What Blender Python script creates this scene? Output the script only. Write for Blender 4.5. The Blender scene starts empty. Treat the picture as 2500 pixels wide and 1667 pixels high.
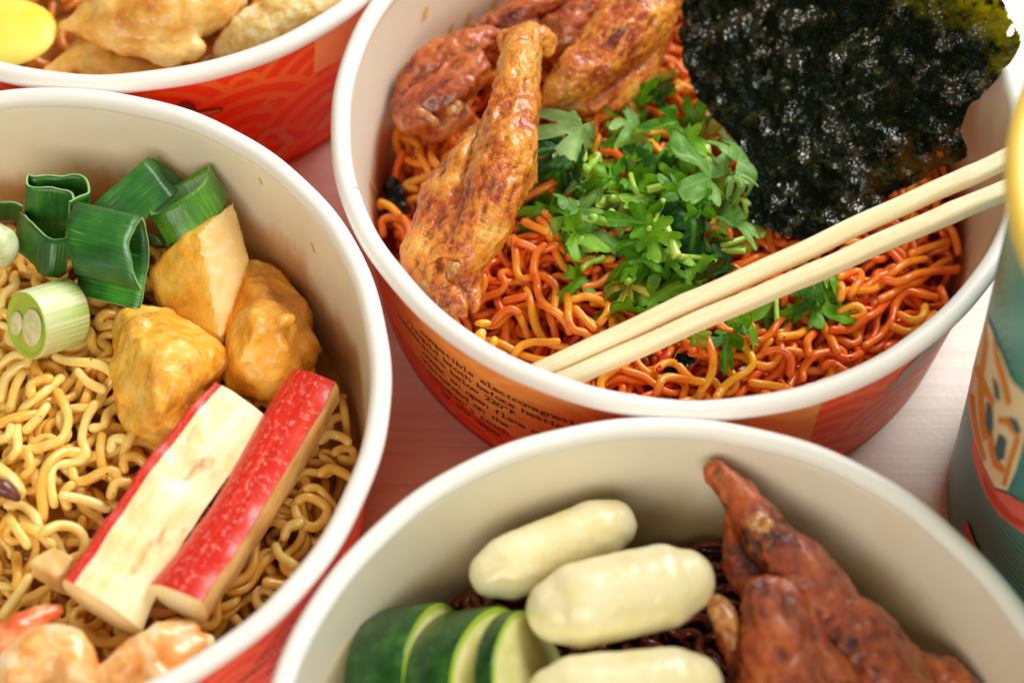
import bpy, math, random
import numpy as np
from mathutils import Vector, Matrix, geometry
random.seed(7); rng = np.random.default_rng(7)
SC = bpy.context.scene; COL = SC.collection
# ---------------------------------------------------------------- camera
PITCH, ROLL, FPX, ZC = 1.00465584, 0.00816315, 5093.92, 0.40267872
FWD = np.array([0, math.cos(PITCH), -math.sin(PITCH)]); RGT0 = np.array([1., 0, 0]); UP0 = np.cross(RGT0, FWD)
RGT = math.cos(ROLL)*RGT0 + math.sin(ROLL)*UP0; UPV = -math.sin(ROLL)*RGT0 + math.cos(ROLL)*UP0
CAM = np.array([0, 0, ZC])
cd = bpy.data.cameras.new('camera'); cam = bpy.data.objects.new('camera', cd); COL.objects.link(cam)
M = Matrix.Identity(4)
for i in range(3):
    M[i][0], M[i][1], M[i][2], M[i][3] = RGT[i], UPV[i], -FWD[i], CAM[i]
cam.matrix_world = M
cd.sensor_width = 36; cd.lens = 36*FPX/2500; cd.clip_start = .01; cd.clip_end = 50
cd.dof.use_dof = True; cd.dof.focus_distance = .4400; cd.dof.aperture_fstop = 8.2
SC.camera = cam
# ---------------------------------------------------------------- light: a big window at the back right, a bright warm room
w = bpy.data.worlds.new('World'); SC.world = w; w.use_nodes = True
bg = w.node_tree.nodes['Background']; bg.inputs[0].default_value = (1.0, .82, .48, 1); bg.inputs[1].default_value = .21
def area(name, loc, target, sx, sy, power, col):
    l = bpy.data.lights.new(name, 'AREA'); l.shape = 'RECTANGLE'; l.size = sx; l.size_y = sy; l.energy = power; l.color = col
    o = bpy.data.objects.new(name, l); COL.objects.link(o); o.location = loc
    o.rotation_euler = (Vector(target)-Vector(loc)).to_track_quat('-Z', 'Y').to_euler()
area('window_light', (.66, .98, .94), (.03, .24, .03), 1.0, .7, 25.5, (1.0, .985, .97))
area('front_window_light', (-.15, -.75, .78), (.03, .24, .03), 1.0, .6, 10.5, (1.0, .93, .80))
SC.view_settings.view_transform = 'Standard'; SC.view_settings.look = 'None'; SC.view_settings.exposure = 0; SC.view_settings.gamma = 1
SC.cycles.use_denoising = True; SC.cycles.max_bounces = 10; SC.cycles.diffuse_bounces = 6; SC.cycles.transparent_max_bounces = 8
SC.cycles.sample_clamp_indirect = 6; SC.cycles.caustics_reflective = False; SC.cycles.caustics_refractive = False

# ---------------------------------------------------------------- photograph units (2352 wide) to points in space
def ray(x, y):
    x, y = x*2500/2352, y*2500/2352
    return FWD + RGT*(x-1250)/FPX + UPV*(833.5-y)/FPX
def P(x, y, z):
    d = ray(x, y); return CAM + d*(z-ZC)/d[2]
def PP(l): return np.array([P(*q[:3]) for q in l])
def cv(r, u, t):                      # a direction given as right, up, toward the viewer
    d = RGT*r + UPV*u - FWD*t; return d/np.linalg.norm(d)
CEN = dict(A=(-.08992501, .36264752), B=(-.09885, .21278598), C=(.03575, .28170), D=(.02938, .13165))
BH, RB, RT, RR, RTUBE = .04968, .06714, .0712, .0730, .00218   # rim height, base radius, inner top radius, rim ring radius, tube

# ---------------------------------------------------------------- noise
def _h(ix, iy, iz, s):
    n = (ix*374761393 + iy*668265263 + iz*2147483647 + s*974711) & 0xffffffff
    n = ((n ^ (n >> 13))*1274126177) & 0xffffffff
    n = ((n ^ (n >> 15))*2246822519) & 0xffffffff
    return ((n ^ (n >> 16)) & 0xffff)/32767.5 - 1
def vn(Q, s=0):
    Q = np.asarray(Q, float); f = np.floor(Q); t = Q-f; t = t*t*t*(t*(t*6-15)+10); i = f.astype(np.int64)
    o = 0
    for a in (0, 1):
        for b in (0, 1):
            for c in (0, 1):
                wgt = (t[:, 0] if a else 1-t[:, 0])*(t[:, 1] if b else 1-t[:, 1])*(t[:, 2] if c else 1-t[:, 2])
                o = o + wgt*_h(i[:, 0]+a, i[:, 1]+b, i[:, 2]+c, s)
    return o
def fbm(Q, f, s=0, oc=3):
    r = 0; a = 1
    for k in range(oc): r = r + a*vn(np.asarray(Q)*f*(2.03**k)+k*17.3, s+k); a *= .5
    return r

# ---------------------------------------------------------------- mesh helpers
def mesh_from(name, V, F, mats, smooth=True, mi=None, uv=None):
    V = np.asarray(V, float); me = bpy.data.meshes.new(name)
    if isinstance(F, np.ndarray) and F.ndim == 2:
        k = F.shape[1]; n = len(F)
        me.vertices.add(len(V)); me.vertices.foreach_set('co', V.astype(np.float32).ravel())
        me.loops.add(n*k); me.loops.foreach_set('vertex_index', F.astype(np.int32).ravel())
        me.polygons.add(n); me.polygons.foreach_set('loop_start', np.arange(0, n*k, k, dtype=np.int32))
        me.update(calc_edges=True); me.validate()
    else:
        me.from_pydata(V.tolist(), [], [list(map(int, f)) for f in F]); me.update()
    for m in (mats if isinstance(mats, (list, tuple)) else [mats]): me.materials.append(m)
    me.polygons.foreach_set('use_smooth', np.full(len(me.polygons), smooth))
    if mi is not None: me.polygons.foreach_set('material_index', np.asarray(mi, np.int32))
    if uv is not None:
        L = me.uv_layers.new(name='UVMap'); vi = np.zeros(len(me.loops), np.int32); me.loops.foreach_get('vertex_index', vi)
        L.data.foreach_set('uv', np.asarray(uv, np.float32)[vi].ravel())
    return me
def tag(o, label=None, cat=None, group=None, kind=None):
    if label: o['label'] = label
    if cat: o['category'] = cat
    if group: o['group'] = group
    if kind: o['kind'] = kind
    return o
def root(name, loc, label, cat, group=None):
    o = bpy.data.objects.new(name, None); COL.objects.link(o); o.location = Vector(loc); o.empty_display_size = .01
    o['label'] = label; o['category'] = cat
    if group: o['group'] = group
    return o
ORG = {}
def org(o):
    if o is None: return np.zeros(3)
    return ORG.get(o.name, np.array(o.location))
def part(name, V, F, mats, parent, **k):          # world-space vertices become a child of parent
    L = org(parent); o = bpy.data.objects.new(name, mesh_from(name, np.asarray(V)-L, F, mats, **k)); COL.objects.link(o)
    o.parent = parent; ORG[o.name] = L; return o
def solo(name, V, F, mats, label, cat, group=None, **k):
    V = np.asarray(V, float); L = np.array([V[:, 0].mean(), V[:, 1].mean(), V[:, 2].min()])
    o = bpy.data.objects.new(name, mesh_from(name, V-L, F, mats, **k)); COL.objects.link(o); o.location = L; ORG[o.name] = L
    return tag(o, label, cat, group)

def smooth_path(pts, n):
    pts = np.asarray(pts, float); m = len(pts)
    if m == 2: t = np.linspace(0, 1, n)[:, None]; return pts[0]*(1-t)+pts[1]*t
    q = np.vstack([2*pts[0]-pts[1], pts, 2*pts[-1]-pts[-2]]); u = np.linspace(0, m-1, n); i = np.minimum(u.astype(int), m-2); t = (u-i)[:, None]
    a, b, c, d = q[i], q[i+1], q[i+2], q[i+3]
    return .5*((2*b)+(-a+c)*t+(2*a-5*b+4*c-d)*t**2+(-a+3*b-3*c+d)*t**3)
def resample(pts, ds):
    seg = np.linalg.norm(np.diff(pts, axis=0), axis=1); s = np.r_[0, np.cumsum(seg)]; n = max(3, int(s[-1]/ds)+1)
    u = np.linspace(0, s[-1], n); return np.stack([np.interp(u, s, pts[:, k]) for k in range(pts.shape[1])], 1)
def frames(C, ref=(0, 0, 1)):
    T = np.gradient(C, axis=0); T /= np.linalg.norm(T, axis=1)[:, None]+1e-12
    A = np.zeros_like(C); a = np.array(ref, float)
    if abs(a@T[0]) > .9: a = np.array([1., .2, 0])
    for i in range(len(C)):
        a = a-T[i]*(a@T[i]); a /= np.linalg.norm(a)+1e-12; A[i] = a
    return T, A, np.cross(T, A)
def tube(C, r, sides=8, round_ends=True, flat=1.0, ref=(0, 0, 1)):
    C = np.asarray(C, float); n = len(C); r = np.broadcast_to(np.asarray(r, float), (n,)).copy()
    T, A, B = frames(C, ref)
    if round_ends:
        e0 = [(1.0, 0.0), (.75, .66), (.4, .92), (.02, 1.0)]
        C = np.vstack([[C[0]-T[0]*r[0]*k for q, k in e0[:0:-1]], C, [C[-1]+T[-1]*r[-1]*k for q, k in e0[1:]]])
        r = np.r_[[r[0]*q for q, k in e0[:0:-1]], r, [r[-1]*q for q, k in e0[1:]]]
        A = np.vstack([[A[0]]*3, A, [A[-1]]*3]); B = np.vstack([[B[0]]*3, B, [B[-1]]*3]); n = len(C)
    th = np.linspace(0, 2*np.pi, sides, endpoint=False)
    V = C[:, None]+r[:, None, None]*(np.cos(th)[None, :, None]*B[:, None]+flat*np.sin(th)[None, :, None]*A[:, None])
    i = np.arange(n-1)[:, None]*sides; j = np.arange(sides)[None]; k = (j+1) % sides
    F = np.stack([i+j, i+k, i+sides+k, i+sides+j], -1).reshape(-1, 4)
    return V.reshape(-1, 3), F
def join(*parts):
    Vs, Fs, o = [], [], 0
    for V, F in parts: Vs.append(V); Fs.append(np.asarray(F)+o); o += len(V)
    return np.vstack(Vs), np.vstack(Fs)
def lathe(prof, c, n=160, closed=False):
    prof = np.asarray(prof, float); th = np.linspace(0, 2*np.pi, n, endpoint=False); m = len(prof)
    V = np.stack([c[0]+prof[:, 0][:, None]*np.cos(th), c[1]+prof[:, 0][:, None]*np.sin(th), np.broadcast_to(prof[:, 1][:, None], (m, n))], -1).reshape(-1, 3)
    F = []
    for i in range(m if closed else m-1):
        a = i*n; b = ((i+1) % m)*n; j = np.arange(n); k = (j+1) % n
        F.append(np.stack([a+j, a+k, b+k, b+j], 1))
    return V, np.vstack(F)

# lumps: overlapping primitives fused into one skin, then roughened
def ell(c, rad, ax=None, n=20):
    u = np.linspace(0, np.pi, n); v = np.linspace(0, 2*np.pi, 2*n, endpoint=False)
    S = np.stack([np.sin(u)[:, None]*np.cos(v), np.sin(u)[:, None]*np.sin(v), np.cos(u)[:, None]+0*v], -1).reshape(-1, 3)*np.asarray(rad)
    if ax is not None: S = S@np.asarray(ax)
    i = np.arange(n-1)[:, None]*2*n; j = np.arange(2*n)[None]; k = (j+1) % (2*n)
    return S+np.asarray(c), np.stack([i+j, i+2*n+j, i+2*n+k, i+k], -1).reshape(-1, 4)
def bone(nodes, n=24, sides=14, flat=1.0, ref=(0, 0, 1)):   # nodes: px, py, z, radius in mm
    q = np.array([list(P(a, b, c))+[r*.001] for a, b, c, r in nodes]); s = smooth_path(q, n)
    return tube(s[:, :3], np.maximum(s[:, 3], .0006), sides, True, flat, ref)
def hull(pts):
    import bmesh
    bm = bmesh.new(); vs = [bm.verts.new(Vector(p)) for p in pts]; bmesh.ops.convex_hull(bm, input=vs)
    bmesh.ops.delete(bm, geom=[v for v in bm.verts if not v.link_faces], context='VERTS')
    bmesh.ops.subdivide_edges(bm, edges=bm.edges[:], cuts=1); bmesh.ops.triangulate(bm, faces=bm.faces[:])
    bm.verts.index_update(); V = np.array([v.co[:] for v in bm.verts]); F = np.array([[v.index for v in f.verts] for f in bm.faces]); bm.free(); return V, F
def normals(V, F):
    if F.shape[1] == 4: fn = np.cross(V[F[:, 2]]-V[F[:, 0]], V[F[:, 3]]-V[F[:, 1]])
    else: fn = np.cross(V[F[:, 1]]-V[F[:, 0]], V[F[:, 2]]-V[F[:, 0]])
    N = np.zeros_like(V)
    for k in range(F.shape[1]): np.add.at(N, F[:, k], fn)
    return N/(np.linalg.norm(N, axis=1)[:, None]+1e-15)
def fuse(prims, vox=.0008, iters=2):
    me = bpy.data.meshes.new('tmp'); Vs, Fs, o = [], [], 0
    for V, F in prims: Vs += V.tolist(); Fs += [[int(i)+o for i in f] for f in F]; o += len(V)
    me.from_pydata(Vs, [], Fs); ob = bpy.data.objects.new('tmp', me); COL.objects.link(ob)
    md = ob.modifiers.new('r', 'REMESH'); md.mode = 'VOXEL'; md.voxel_size = vox
    dg = bpy.context.evaluated_depsgraph_get(); ev = ob.evaluated_get(dg); m2 = ev.to_mesh()
    V = np.zeros(len(m2.vertices)*3); m2.vertices.foreach_get('co', V); V = V.reshape(-1, 3)
    tot = np.zeros(len(m2.polygons), np.int32); m2.polygons.foreach_get('loop_total', tot)
    vi = np.zeros(len(m2.loops), np.int32); m2.loops.foreach_get('vertex_index', vi); F = vi.reshape(-1, 4) if (tot == 4).all() else None
    if F is None:
        F = np.array([list(p.vertices) if len(p.vertices) == 4 else list(p.vertices)+[p.vertices[-1]] for p in m2.polygons])
    ev.to_mesh_clear(); bpy.data.objects.remove(ob); bpy.data.meshes.remove(me)
    for _ in range(iters):
        A = np.zeros_like(V); c = np.zeros(len(V))
        for k in range(4):
            a, b = F[:, k], F[:, (k+1) % 4]; np.add.at(A, a, V[b]); np.add.at(A, b, V[a]); np.add.at(c, a, 1); np.add.at(c, b, 1)
        V = V*.4+.6*A/c[:, None]
    return V, F
def lump(prims, vox=.0008, iters=2, disp=(), warp=None):
    V, F = fuse(prims, vox, iters)
    if warp: V = V+np.stack([fbm(V, warp[0], 50+k, 2) for k in range(3)], 1)*warp[1]
    N = normals(V, F)
    for f, a, s, mode in disp:
        n = fbm(V, f, s, 3)
        if mode == 'ridge': n = 1-2*np.abs(n)
        elif mode == 'bub': n = np.maximum(n, 0)**1.5
        V = V+N*(n*a)[:, None]
    return V, F

# ---------------------------------------------------------------- materials
class NT:
    def __init__(s, name):
        s.m = bpy.data.materials.new(name); s.m.use_nodes = True; s.t = s.m.node_tree; s.b = s.t.nodes['Principled BSDF']; s.out = s.t.nodes['Material Output']
    def n(s, t, ins=(), **k):
        q = s.t.nodes.new(t)
        for a, b in k.items(): setattr(q, a, b)
        for i, v in (ins.items() if isinstance(ins, dict) else enumerate(ins)):
            if v is None: continue
            if hasattr(v, 'is_linked') or hasattr(v, 'links'): s.t.links.new(v, q.inputs[i])
            else: q.inputs[i].default_value = v
        return q
    def co(s, kind='Object'): return s.n('ShaderNodeTexCoord').outputs[kind]
    def map(s, v, sc=(1, 1, 1), loc=(0, 0, 0), rot=(0, 0, 0)): return s.n('ShaderNodeMapping', {0: v, 1: loc, 2: rot, 3: sc}).outputs[0]
    def noise(s, v, sc, det=3, ro=.55, dist=0): return s.n('ShaderNodeTexNoise', {'Vector': v, 'Scale': sc, 'Detail': det, 'Roughness': ro, 'Distortion': dist}).outputs[0]
    def vor(s, v, sc, feat='F1'): return s.n('ShaderNodeTexVoronoi', {'Vector': v, 'Scale': sc}, feature=feat).outputs[0]
    def ramp(s, f, stops):
        q = s.n('ShaderNodeValToRGB', [f]); e = q.color_ramp.elements
        while len(e) < len(stops): e.new(.5)
        for i, (p, c) in enumerate(stops): e[i].position = p; e[i].color = tuple(c)+(1,) if len(c) == 3 else c
        return q.outputs[0]
    def lin(s, f, a, b, c=0., d=1.): return s.n('ShaderNodeMapRange', {0: f, 1: a, 2: b, 3: c, 4: d}).outputs[0]
    def math(s, op, a, b=None, c=None): return s.n('ShaderNodeMath', [a, b, c], operation=op).outputs[0]
    def mix(s, f, a, b, mode='MIX'):
        q = s.n('ShaderNodeMix', data_type='RGBA', blend_type=mode)
        for i, v in ((0, f), (6, a), (7, b)):
            if hasattr(v, 'links'): s.t.links.new(v, q.inputs[i])
            else: q.inputs[i].default_value = (tuple(v)+(1,) if isinstance(v, tuple) and len(v) == 3 else v)
        return q.outputs[2]
    def bump(s, h, st=.5, d=.001): s.t.links.new(s.n('ShaderNodeBump', {'Strength': st, 'Distance': d, 'Height': h}).outputs[0], s.b.inputs['Normal'])
    def set(s, **k):
        for a, v in k.items():
            a = a.replace('_', ' ')
            if hasattr(v, 'links'): s.t.links.new(v, s.b.inputs[a])
            else: s.b.inputs[a].default_value = (tuple(v)+(1,) if isinstance(v, tuple) and len(v) == 3 and s.b.inputs[a].type == 'RGBA' else v)
        return s
    def rnd(s): return s.n('ShaderNodeObjectInfo').outputs['Random']
def sss(t, wgt, rad, sc):
    t.set(Subsurface_Weight=wgt, Subsurface_Scale=sc); t.b.inputs['Subsurface Radius'].default_value = rad

def m_noodle(name, c1, c2, c3, rough=.2, specks=True, coat=.2):
    t = NT(name); v = t.co(); r = t.rnd()
    f = t.math('ADD', t.math('ADD', t.math('MULTIPLY', t.noise(v, 90, 2), .5), t.math('MULTIPLY', t.noise(v, 280, 3), .5)), t.math('MULTIPLY_ADD', r, .36, -.18))
    c = t.ramp(f, [(.34, c1), (.5, c2), (.68, c3)])
    if specks:
        k = t.lin(t.vor(v, 330), .07, .11); k2 = t.lin(t.noise(v, 120, 0), .52, .56); k = t.math('MAXIMUM', k, t.math('SUBTRACT', 1., k2))
        c = t.mix(k, (.06, .012, .004), c)
    t.set(Base_Color=c, Roughness=t.lin(t.noise(v, 400, 2), .3, .7, rough*.6, rough*1.7), Coat_Weight=coat, Coat_Roughness=.10); sss(t, .25, (1, .35, .12), .0012)
    t.bump(t.noise(v, 500, 2), .35, .0003); return t.m
M_NC = m_noodle('orange_noodle', (.82, .125, .010), (.90, .24, .018), (.95, .46, .028))
M_NB = m_noodle('yellow_noodle', (.90, .52, .09), (.94, .66, .17), (.96, .75, .27), .22)
M_ND = m_noodle('brown_noodle', (.05, .008, .005), (.16, .022, .010), (.26, .045, .015), .2, False)
M_NA = m_noodle('amber_noodle', (.62, .16, .02), (.80, .30, .03), (.85, .42, .05), .25, False)
def m_sauce(name, c1, c2):
    t = NT(name); v = t.co(); t.set(Base_Color=t.ramp(t.noise(v, 150, 4), [(.3, c1), (.7, c2)]), Roughness=.12); t.bump(t.noise(v, 260, 3), .6, .001); return t.m
M_SC = m_sauce('red_sauce', (.16, .012, .004), (.42, .05, .008)); M_SB = m_sauce('amber_broth', (.42, .15, .02), (.62, .28, .05))
M_SD = m_sauce('dark_sauce', (.03, .006, .004), (.10, .015, .008))

def m_chicken(name, dark, mid, gold, pale, bias=.0, rough=.22, coat=.6):
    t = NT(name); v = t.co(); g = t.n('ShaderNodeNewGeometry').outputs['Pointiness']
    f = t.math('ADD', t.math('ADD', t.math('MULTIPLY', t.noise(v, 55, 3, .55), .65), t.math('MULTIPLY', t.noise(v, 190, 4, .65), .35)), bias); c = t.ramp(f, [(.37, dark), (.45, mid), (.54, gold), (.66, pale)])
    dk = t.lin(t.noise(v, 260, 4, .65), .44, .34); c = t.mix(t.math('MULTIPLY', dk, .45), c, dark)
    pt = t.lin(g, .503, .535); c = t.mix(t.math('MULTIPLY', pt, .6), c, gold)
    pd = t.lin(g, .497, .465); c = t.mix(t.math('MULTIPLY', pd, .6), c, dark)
    cr = t.lin(t.vor(t.mix(.35, v, t.n('ShaderNodeTexNoise', {'Vector': v, 'Scale': 300.}).outputs[1]), 620), .26, .12); cr = t.math('MULTIPLY', cr, t.lin(t.noise(v, 170, 3), .46, .60)); c = t.mix(t.math('MULTIPLY', cr, .75), c, (.93, .66, .30))
    t.set(Base_Color=c, Roughness=t.lin(t.noise(v, 350, 3), .35, .65, rough*.55, rough*2), Coat_Weight=coat, Coat_Roughness=.06); sss(t, .08, (1, .4, .15), .001)
    h = t.math('ADD', t.noise(v, 620, 4, .65), t.math('MULTIPLY', t.noise(v, 1500, 2, .6), .6)); t.bump(h, .9, .0007); return t.m
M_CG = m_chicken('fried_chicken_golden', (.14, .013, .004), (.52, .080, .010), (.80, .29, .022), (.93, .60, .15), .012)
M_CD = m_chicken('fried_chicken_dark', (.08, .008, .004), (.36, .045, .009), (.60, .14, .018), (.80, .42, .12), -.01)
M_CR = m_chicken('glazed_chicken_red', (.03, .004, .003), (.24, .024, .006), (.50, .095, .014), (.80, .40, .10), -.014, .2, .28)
t = NT('cartilage'); v = t.co(); t.set(Base_Color=t.ramp(t.noise(v, 420, 4), [(.3, (.30, .07, .012)), (.5, (.48, .20, .05)), (.7, (.66, .46, .20))]), Roughness=.16); sss(t, .3, (1, .5, .2), .002); t.bump(t.noise(v, 600, 3), .5, .0006); M_BONE = t.m

# paper bowl
t = NT('white_paper'); v = t.co(); t.set(Base_Color=(.86, .85, .82), Roughness=.42); t.bump(t.noise(v, 500, 3), .04, .0004); M_RIM = t.m
t = NT('paper_seam'); t.set(Base_Color=(.55, .47, .30), Roughness=.6); M_SEAM = t.m
def m_liner(name, level, tint, amt, seed, drip=.0, up=.35):
    t = NT(name); v = t.co(); z = t.n('ShaderNodeSeparateXYZ', [v]).outputs[2]
    wob = t.math('MULTIPLY_ADD', t.noise(t.map(v, (1, 1, .35), (seed, 0, 0)), 38, 4, .6), .030, -.015)
    k = t.lin(t.math('ADD', z, wob), level, level-.006)
    k2 = t.lin(t.math('ADD', z, t.math('MULTIPLY', wob, 1.6)), level+.013, level-.004)
    st = t.lin(t.noise(t.map(v, (1, 1, .12), (0, seed, 0)), 260, 2), .66, .70); st = t.math('MULTIPLY', st, t.lin(z, .046, .034))
    c = t.mix(t.math('MULTIPLY', k2, amt*up), (.86, .81, .67), tint); c = t.mix(t.math('MULTIPLY', k, amt), c, tint); c = t.mix(t.math('MULTIPLY', st, drip), c, tint)
    t.set(Base_Color=c, Roughness=.38); t.bump(t.noise(v, 420, 3), .05, .0004); return t.m
def seigaiha(name, base, line, R=.02, per=.0052, lw=.38, low=None):
    t = NT(name); v = t.co('UV'); sp = t.n('ShaderNodeSeparateXYZ', [v]); u, y = sp.outputs[0], sp.outputs[1]; s = R*.5
    row0 = t.math('FLOOR', t.math('DIVIDE', y, s)); val = None
    done = None
    for k in (-1, 0, 1, 2)[::-1]:
        pass
    for k in (-2, -1, 0):                           # the lowest row lies on top
        row = t.math('ADD', row0, float(k)); off = t.math('MULTIPLY', t.math('MODULO', t.math('ADD', row, 100.), 2.), R)
        x0 = t.math('ADD', t.math('MULTIPLY', t.math('ROUND', t.math('DIVIDE', t.math('SUBTRACT', u, off), 2*R)), 2*R), off)
        dx = t.math('SUBTRACT', u, x0); dy = t.math('SUBTRACT', y, t.math('MULTIPLY', row, s))
        d = t.math('SQRT', t.math('ADD', t.math('MULTIPLY', dx, dx), t.math('MULTIPLY', dy, dy)))
        ins = t.math('LESS_THAN', d, R); ring = t.math('LESS_THAN', t.math('FRACT', t.math('DIVIDE', t.math('SUBTRACT', R, d), per)), lw)
        if val is None: val, done = t.math('MULTIPLY', ring, ins), ins
        else:
            free = t.math('SUBTRACT', 1., done); val = t.math('ADD', val, t.math('MULTIPLY', free, t.math('MULTIPLY', ring, ins))); done = t.math('MAXIMUM', done, ins)
    c = t.mix(val, base, line)
    if low: c = t.mix(t.math('LESS_THAN', y, .0030), c, low)
    c = t.mix(t.math('MULTIPLY', t.noise(v, 260, 3), .05), c, (.9, .4, .2))
    t.set(Base_Color=c, Roughness=.42, Specular_IOR_Level=.3); return t.m
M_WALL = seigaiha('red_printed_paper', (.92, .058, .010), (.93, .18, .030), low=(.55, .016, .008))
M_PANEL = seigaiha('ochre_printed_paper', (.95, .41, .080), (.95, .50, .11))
def flat(name, c, rough=.45):
    t = NT(name); t.set(Base_Color=c, Roughness=rough); return t.m
M_INK = flat('brown_ink', (.035, .006, .006)); M_PALE = flat('pale_orange_ink', (.86, .32, .16)); M_PATCH = flat('peach_ink', (.95, .42, .16))
M_GREY = flat('mauve_grey_ink', (.46, .33, .28)); M_GREYL = flat('light_grey_ink', (.66, .55, .42)); M_DKB = flat('dark_brown_ink', (.22, .05, .03)); M_TAN = flat('tan_ink', (.72, .36, .10))

t = NT('pale_wood'); v = t.co(); g1 = t.noise(t.map(v, (6, 300, 1), rot=(0, 0, .03)), 1.0, 4, .6); g2 = t.noise(t.map(v, (22, 950, 1), rot=(0, 0, .03)), 1.0, 3, .6)
t.set(Base_Color=t.mix(t.lin(g2, .38, .62), t.ramp(g1, [(.35, (.71, .66, .54)), (.55, (.84, .82, .73)), (.7, (.87, .86, .79))]), (.87, .85, .80)), Roughness=.5); t.bump(t.math('ADD', g2, t.noise(v, 700, 3)), .35, .0004); M_TABLE = t.m

# ---------------------------------------------------------------- table
a = .9; o = solo('table', [(-a, -a, 0), (a, -a, 0), (a, a+.4, 0), (-a, a+.4, 0), (-a, -a, -.03), (a, -a, -.03), (a, a+.4, -.03), (-a, a+.4, -.03)], [(0, 1, 2, 3), (7, 6, 5, 4), (0, 4, 5, 1), (1, 5, 6, 2), (2, 6, 7, 3), (3, 7, 4, 0)], M_TABLE, 'pale whitewashed wood table top under all the bowls', 'table', smooth=False)
o['kind'] = 'structure'

# ---------------------------------------------------------------- bowls
def on_cone(b, ang, z, off=0.):
    cx, cy = CEN[b]; r = RB+(RR-RTUBE*.2-RB)*z/BH+off
    return np.stack([cx+r*np.cos(ang), cy+r*np.sin(ang), z+0*ang], -1)
def bowl(b, label, liner):
    cx, cy = CEN[b]; rt = root('noodle_bowl', (cx, cy, 0), label, 'bowl', 'paper noodle bowls packed together on the table')
    n = 200; zs = np.linspace(.0006, BH, 30); th = np.linspace(-np.pi, np.pi, n+1)
    V = np.vstack([on_cone(b, th, z) for z in zs]); uv = np.vstack([np.stack([th*.07003, 0*th+z], 1) for z in zs])
    i = np.arange(29)[:, None]*(n+1); j = np.arange(n)[None]; F = np.stack([i+j, i+j+1, i+n+2+j, i+n+1+j], -1).reshape(-1, 4)
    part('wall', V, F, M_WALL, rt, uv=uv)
    part('base', *lathe([(RB, .0006), (RB-.003, .0), (RB-.0045, .003), (.001, .003)], (cx, cy), 120), M_RIM, rt)
    pr = [(.0002, .0042), (RB-.004, .0042), (RB-.0018, .006)]+[(RB-.0012+(RT-RB+.0012)*q, .006+(BH-.0055)*q) for q in np.linspace(.05, 1, 20)]+[(RT+.0009, BH+.0013)]
    part('liner', *lathe(pr, (cx, cy), 200), liner, rt)
    a = np.linspace(0, 2*np.pi, 18, endpoint=False); R0 = RR
    V, F = lathe([(R0+RTUBE*math.cos(q), BH+RTUBE*math.sin(q)*1.0) for q in a], (cx, cy), 260, True); d = V[:, :2]-np.array([cx, cy]); an = np.arctan2(d[:, 1], d[:, 0]); wv = .00012*np.sin(an*5+cx*90)+.00010*np.sin(an*11+cy*70)+.00006*np.sin(an*23)
    V[:, :2] += d/np.linalg.norm(d, axis=1)[:, None]*wv[:, None]; V[:, 2] += .00010*np.sin(an*7+cy*50)+.00007*np.sin(an*17)
    rim = part('rim', V, F, M_RIM, rt)
    return rt, rim
def decal(b, poly, mat, parent, off=.00012, name='print', sub=3, surf=None):
    surf = surf or on_cone; pl = [Vector((p[0], p[1]*14.3, 0)) for p in poly]
    T = geometry.tessellate_polygon([pl]); V = [np.array(p, float) for p in poly]; F = [tuple(f) for f in T]
    for _ in range(sub):
        cache = {}; F2 = []
        def mid(a, c):
            k = (min(a, c), max(a, c))
            if k not in cache: V.append((V[a]+V[c])/2); cache[k] = len(V)-1
            return cache[k]
        for a, c, d in F: ac, cdm, da = mid(a, c), mid(c, d), mid(d, a); F2 += [(a, ac, da), (ac, c, cdm), (da, cdm, d), (ac, cdm, da)]
        F = F2
    V = np.array(V); W = surf(b, V[:, 0], V[:, 1], off); F = np.array(F)
    c = np.array([CEN[b][0], CEN[b][1], 0]) if b in CEN else None
    fn = np.cross(W[F[:, 1]]-W[F[:, 0]], W[F[:, 2]]-W[F[:, 0]]).sum(0)
    if c is not None and fn@(W.mean(0)-c) < 0: F = F[:, ::-1]
    uv = np.stack([V[:, 0]*.07003, V[:, 1]], 1)
    return part(name, W, F, mat, parent, uv=uv)
def stroke(b, pts, wdt, mat, parent, off=.00022, name='print', surf=None):
    surf = surf or on_cone; q = resample(smooth_path([(a*.0700, z) for a, z in pts], 60), .0006)
    T = np.gradient(q, axis=0); T /= np.linalg.norm(T, axis=1)[:, None]+1e-12; N = np.stack([-T[:, 1], T[:, 0]], 1)
    L, R = q+N*wdt/2, q-N*wdt/2; V = np.vstack([surf(b, X[:, 0]/.07, X[:, 1], off) for X in (L, R)]); n = len(q); i = np.arange(n-1)
    return part(name, V, np.stack([i, i+1, n+i+1, n+i], 1)[:, ::-1], mat, parent)
def text_mesh(s):
    c = bpy.data.curves.new('txt', 'FONT'); c.body = s; c.size = 1; c.resolution_u = 3; c.offset = .004; ob = bpy.data.objects.new('txt', c); COL.objects.link(ob)
    dg = bpy.context.evaluated_depsgraph_get(); ev = ob.evaluated_get(dg); m = ev.to_mesh()
    V = np.array([x.co[:2] for x in m.vertices]) if len(m.vertices) else np.zeros((0, 2)); F = [list(p.vertices) for p in m.polygons]
    ev.to_mesh_clear(); bpy.data.objects.remove(ob); bpy.data.curves.remove(c); return V, F
GLY = {}
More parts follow.
